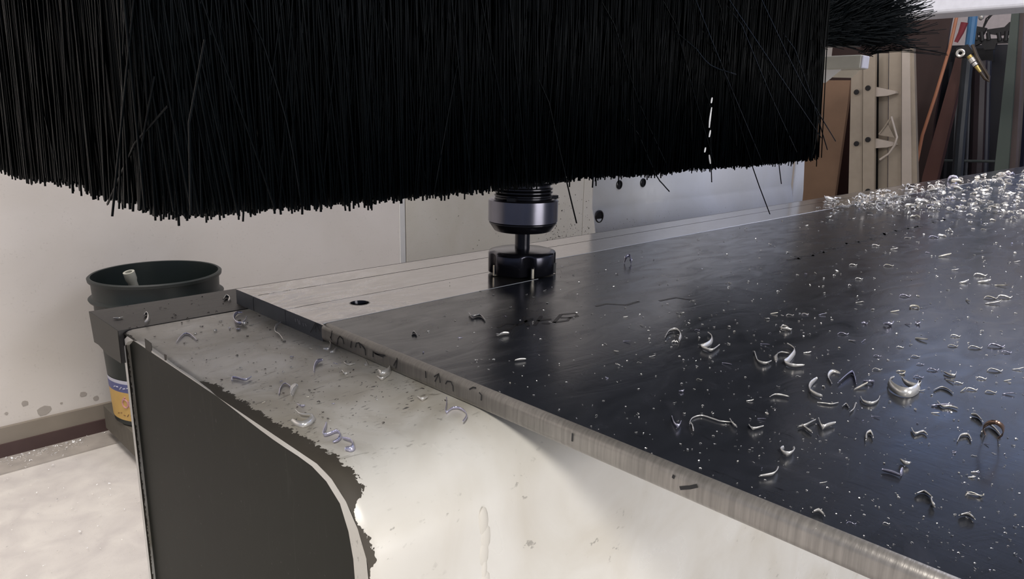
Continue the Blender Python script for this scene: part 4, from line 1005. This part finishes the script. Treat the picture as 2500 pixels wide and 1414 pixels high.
# everything finer is one mass each
def mass(name, n, gen, label, cat, mat):
    V, F = [], []
    for i in range(n):
        p, size, me = gen()
        R_ = Matrix.Rotation(rnd.uniform(0, 6.28), 3, 'Z') @ Matrix.Rotation(rnd.uniform(-.5, .5), 3, 'X'); b = len(V); up = 0
        vs = [R_ @ (v.co*size) for v in me.vertices]; mz = min(v.z for v in vs)
        V += [v+p-Vector((0, 0, mz)) for v in vs]; F += [tuple(b+k for k in f.vertices) for f in me.polygons]
    me = bpy.data.meshes.new(name); me.from_pydata([tuple(v) for v in V], [], F); me.update(); me.materials.append(mat)
    o = bpy.data.objects.new(name, me); S.collection.objects.link(o); return tag(o, label, cat, None, 'stuff')
def gfar():
    while True:
        px = 1990+560*rnd.random()**.7; e = edge_line(px); band = 14+.19*(px-1960)
        py = e+4+band*rnd.random()**.9*(1 if rnd.random() < .9 else 1.6)
        if math.sin(px*.045)+math.sin(px*.11+py*.2)+rnd.random()*2.2 < .15: continue
        p = onz(px, py, PT+.0001+(rnd.random()**3)*.012)
        if p.y > EY-.004: continue
        return p, rnd.uniform(6, 19)*(p-CAM).dot(FWD)/FPX, rnd.choice(shapes)
mass('shaving_drift', 520, gfar, 'glittering drift of curled metal shavings heaped at the far end of the plate', 'shavings', M_chip)
def gspeck():
    while True:
        if extra:
            px, py, sz = extra.pop(); p = onz(px, py, PT+.0001); return p, sz*(p-CAM).dot(FWD)/FPX, shapes[20+rnd.randrange(4)]
        px = 1040+1460*rnd.random()**.8; py = rnd.uniform(480, 1410)
        if not onplate(px, py): continue
        p = onz(px, py, PT+.0001); return p, rnd.uniform(3.0, 7.5)*(p-CAM).dot(FWD)/FPX, rnd.choice(flat)
mass('metal_crumbs', 1100, gspeck, 'fine silver crumbs of swarf sprinkled all over the dark plate', 'shavings', M_chip)
def gbed():
    while True:
        px = rnd.uniform(300, 1250); py = rnd.uniform(700, 1110); p = onz(px, py, PB+.0001)
        if p.x < BX+.004 or p.x > EX-.002 or p.y < .285 or p.y > .605: continue
        return p, rnd.uniform(3, 8)*(p-CAM).dot(FWD)/FPX, rnd.choice(flat)
mass('dark_crumbs', 230, gbed, 'dark gritty crumbs scattered on the bed top and rail', 'crumbs', simple('grit', (.06, .05, .045), .5))
def gfloor():
    while True:
        if rnd.random() < .75: px = rnd.uniform(-20, 320); py = 1128-.285*px+rnd.gauss(0, 9)
        else: px = rnd.uniform(0, 345); py = rnd.uniform(1100, 1414)
        p = onz(px, py, .0045)
        if p.y > WY-.025 or (abs(p.x-bx_) < .17 and p.y < by_+.16): continue
        return p, rnd.uniform(3, 8)*(p-CAM).dot(FWD)/FPX, rnd.choice(shapes)
mass('floor_shavings', 240, gfloor, 'small bright shavings on the floor along the dark baseboard', 'shavings', M_chip)
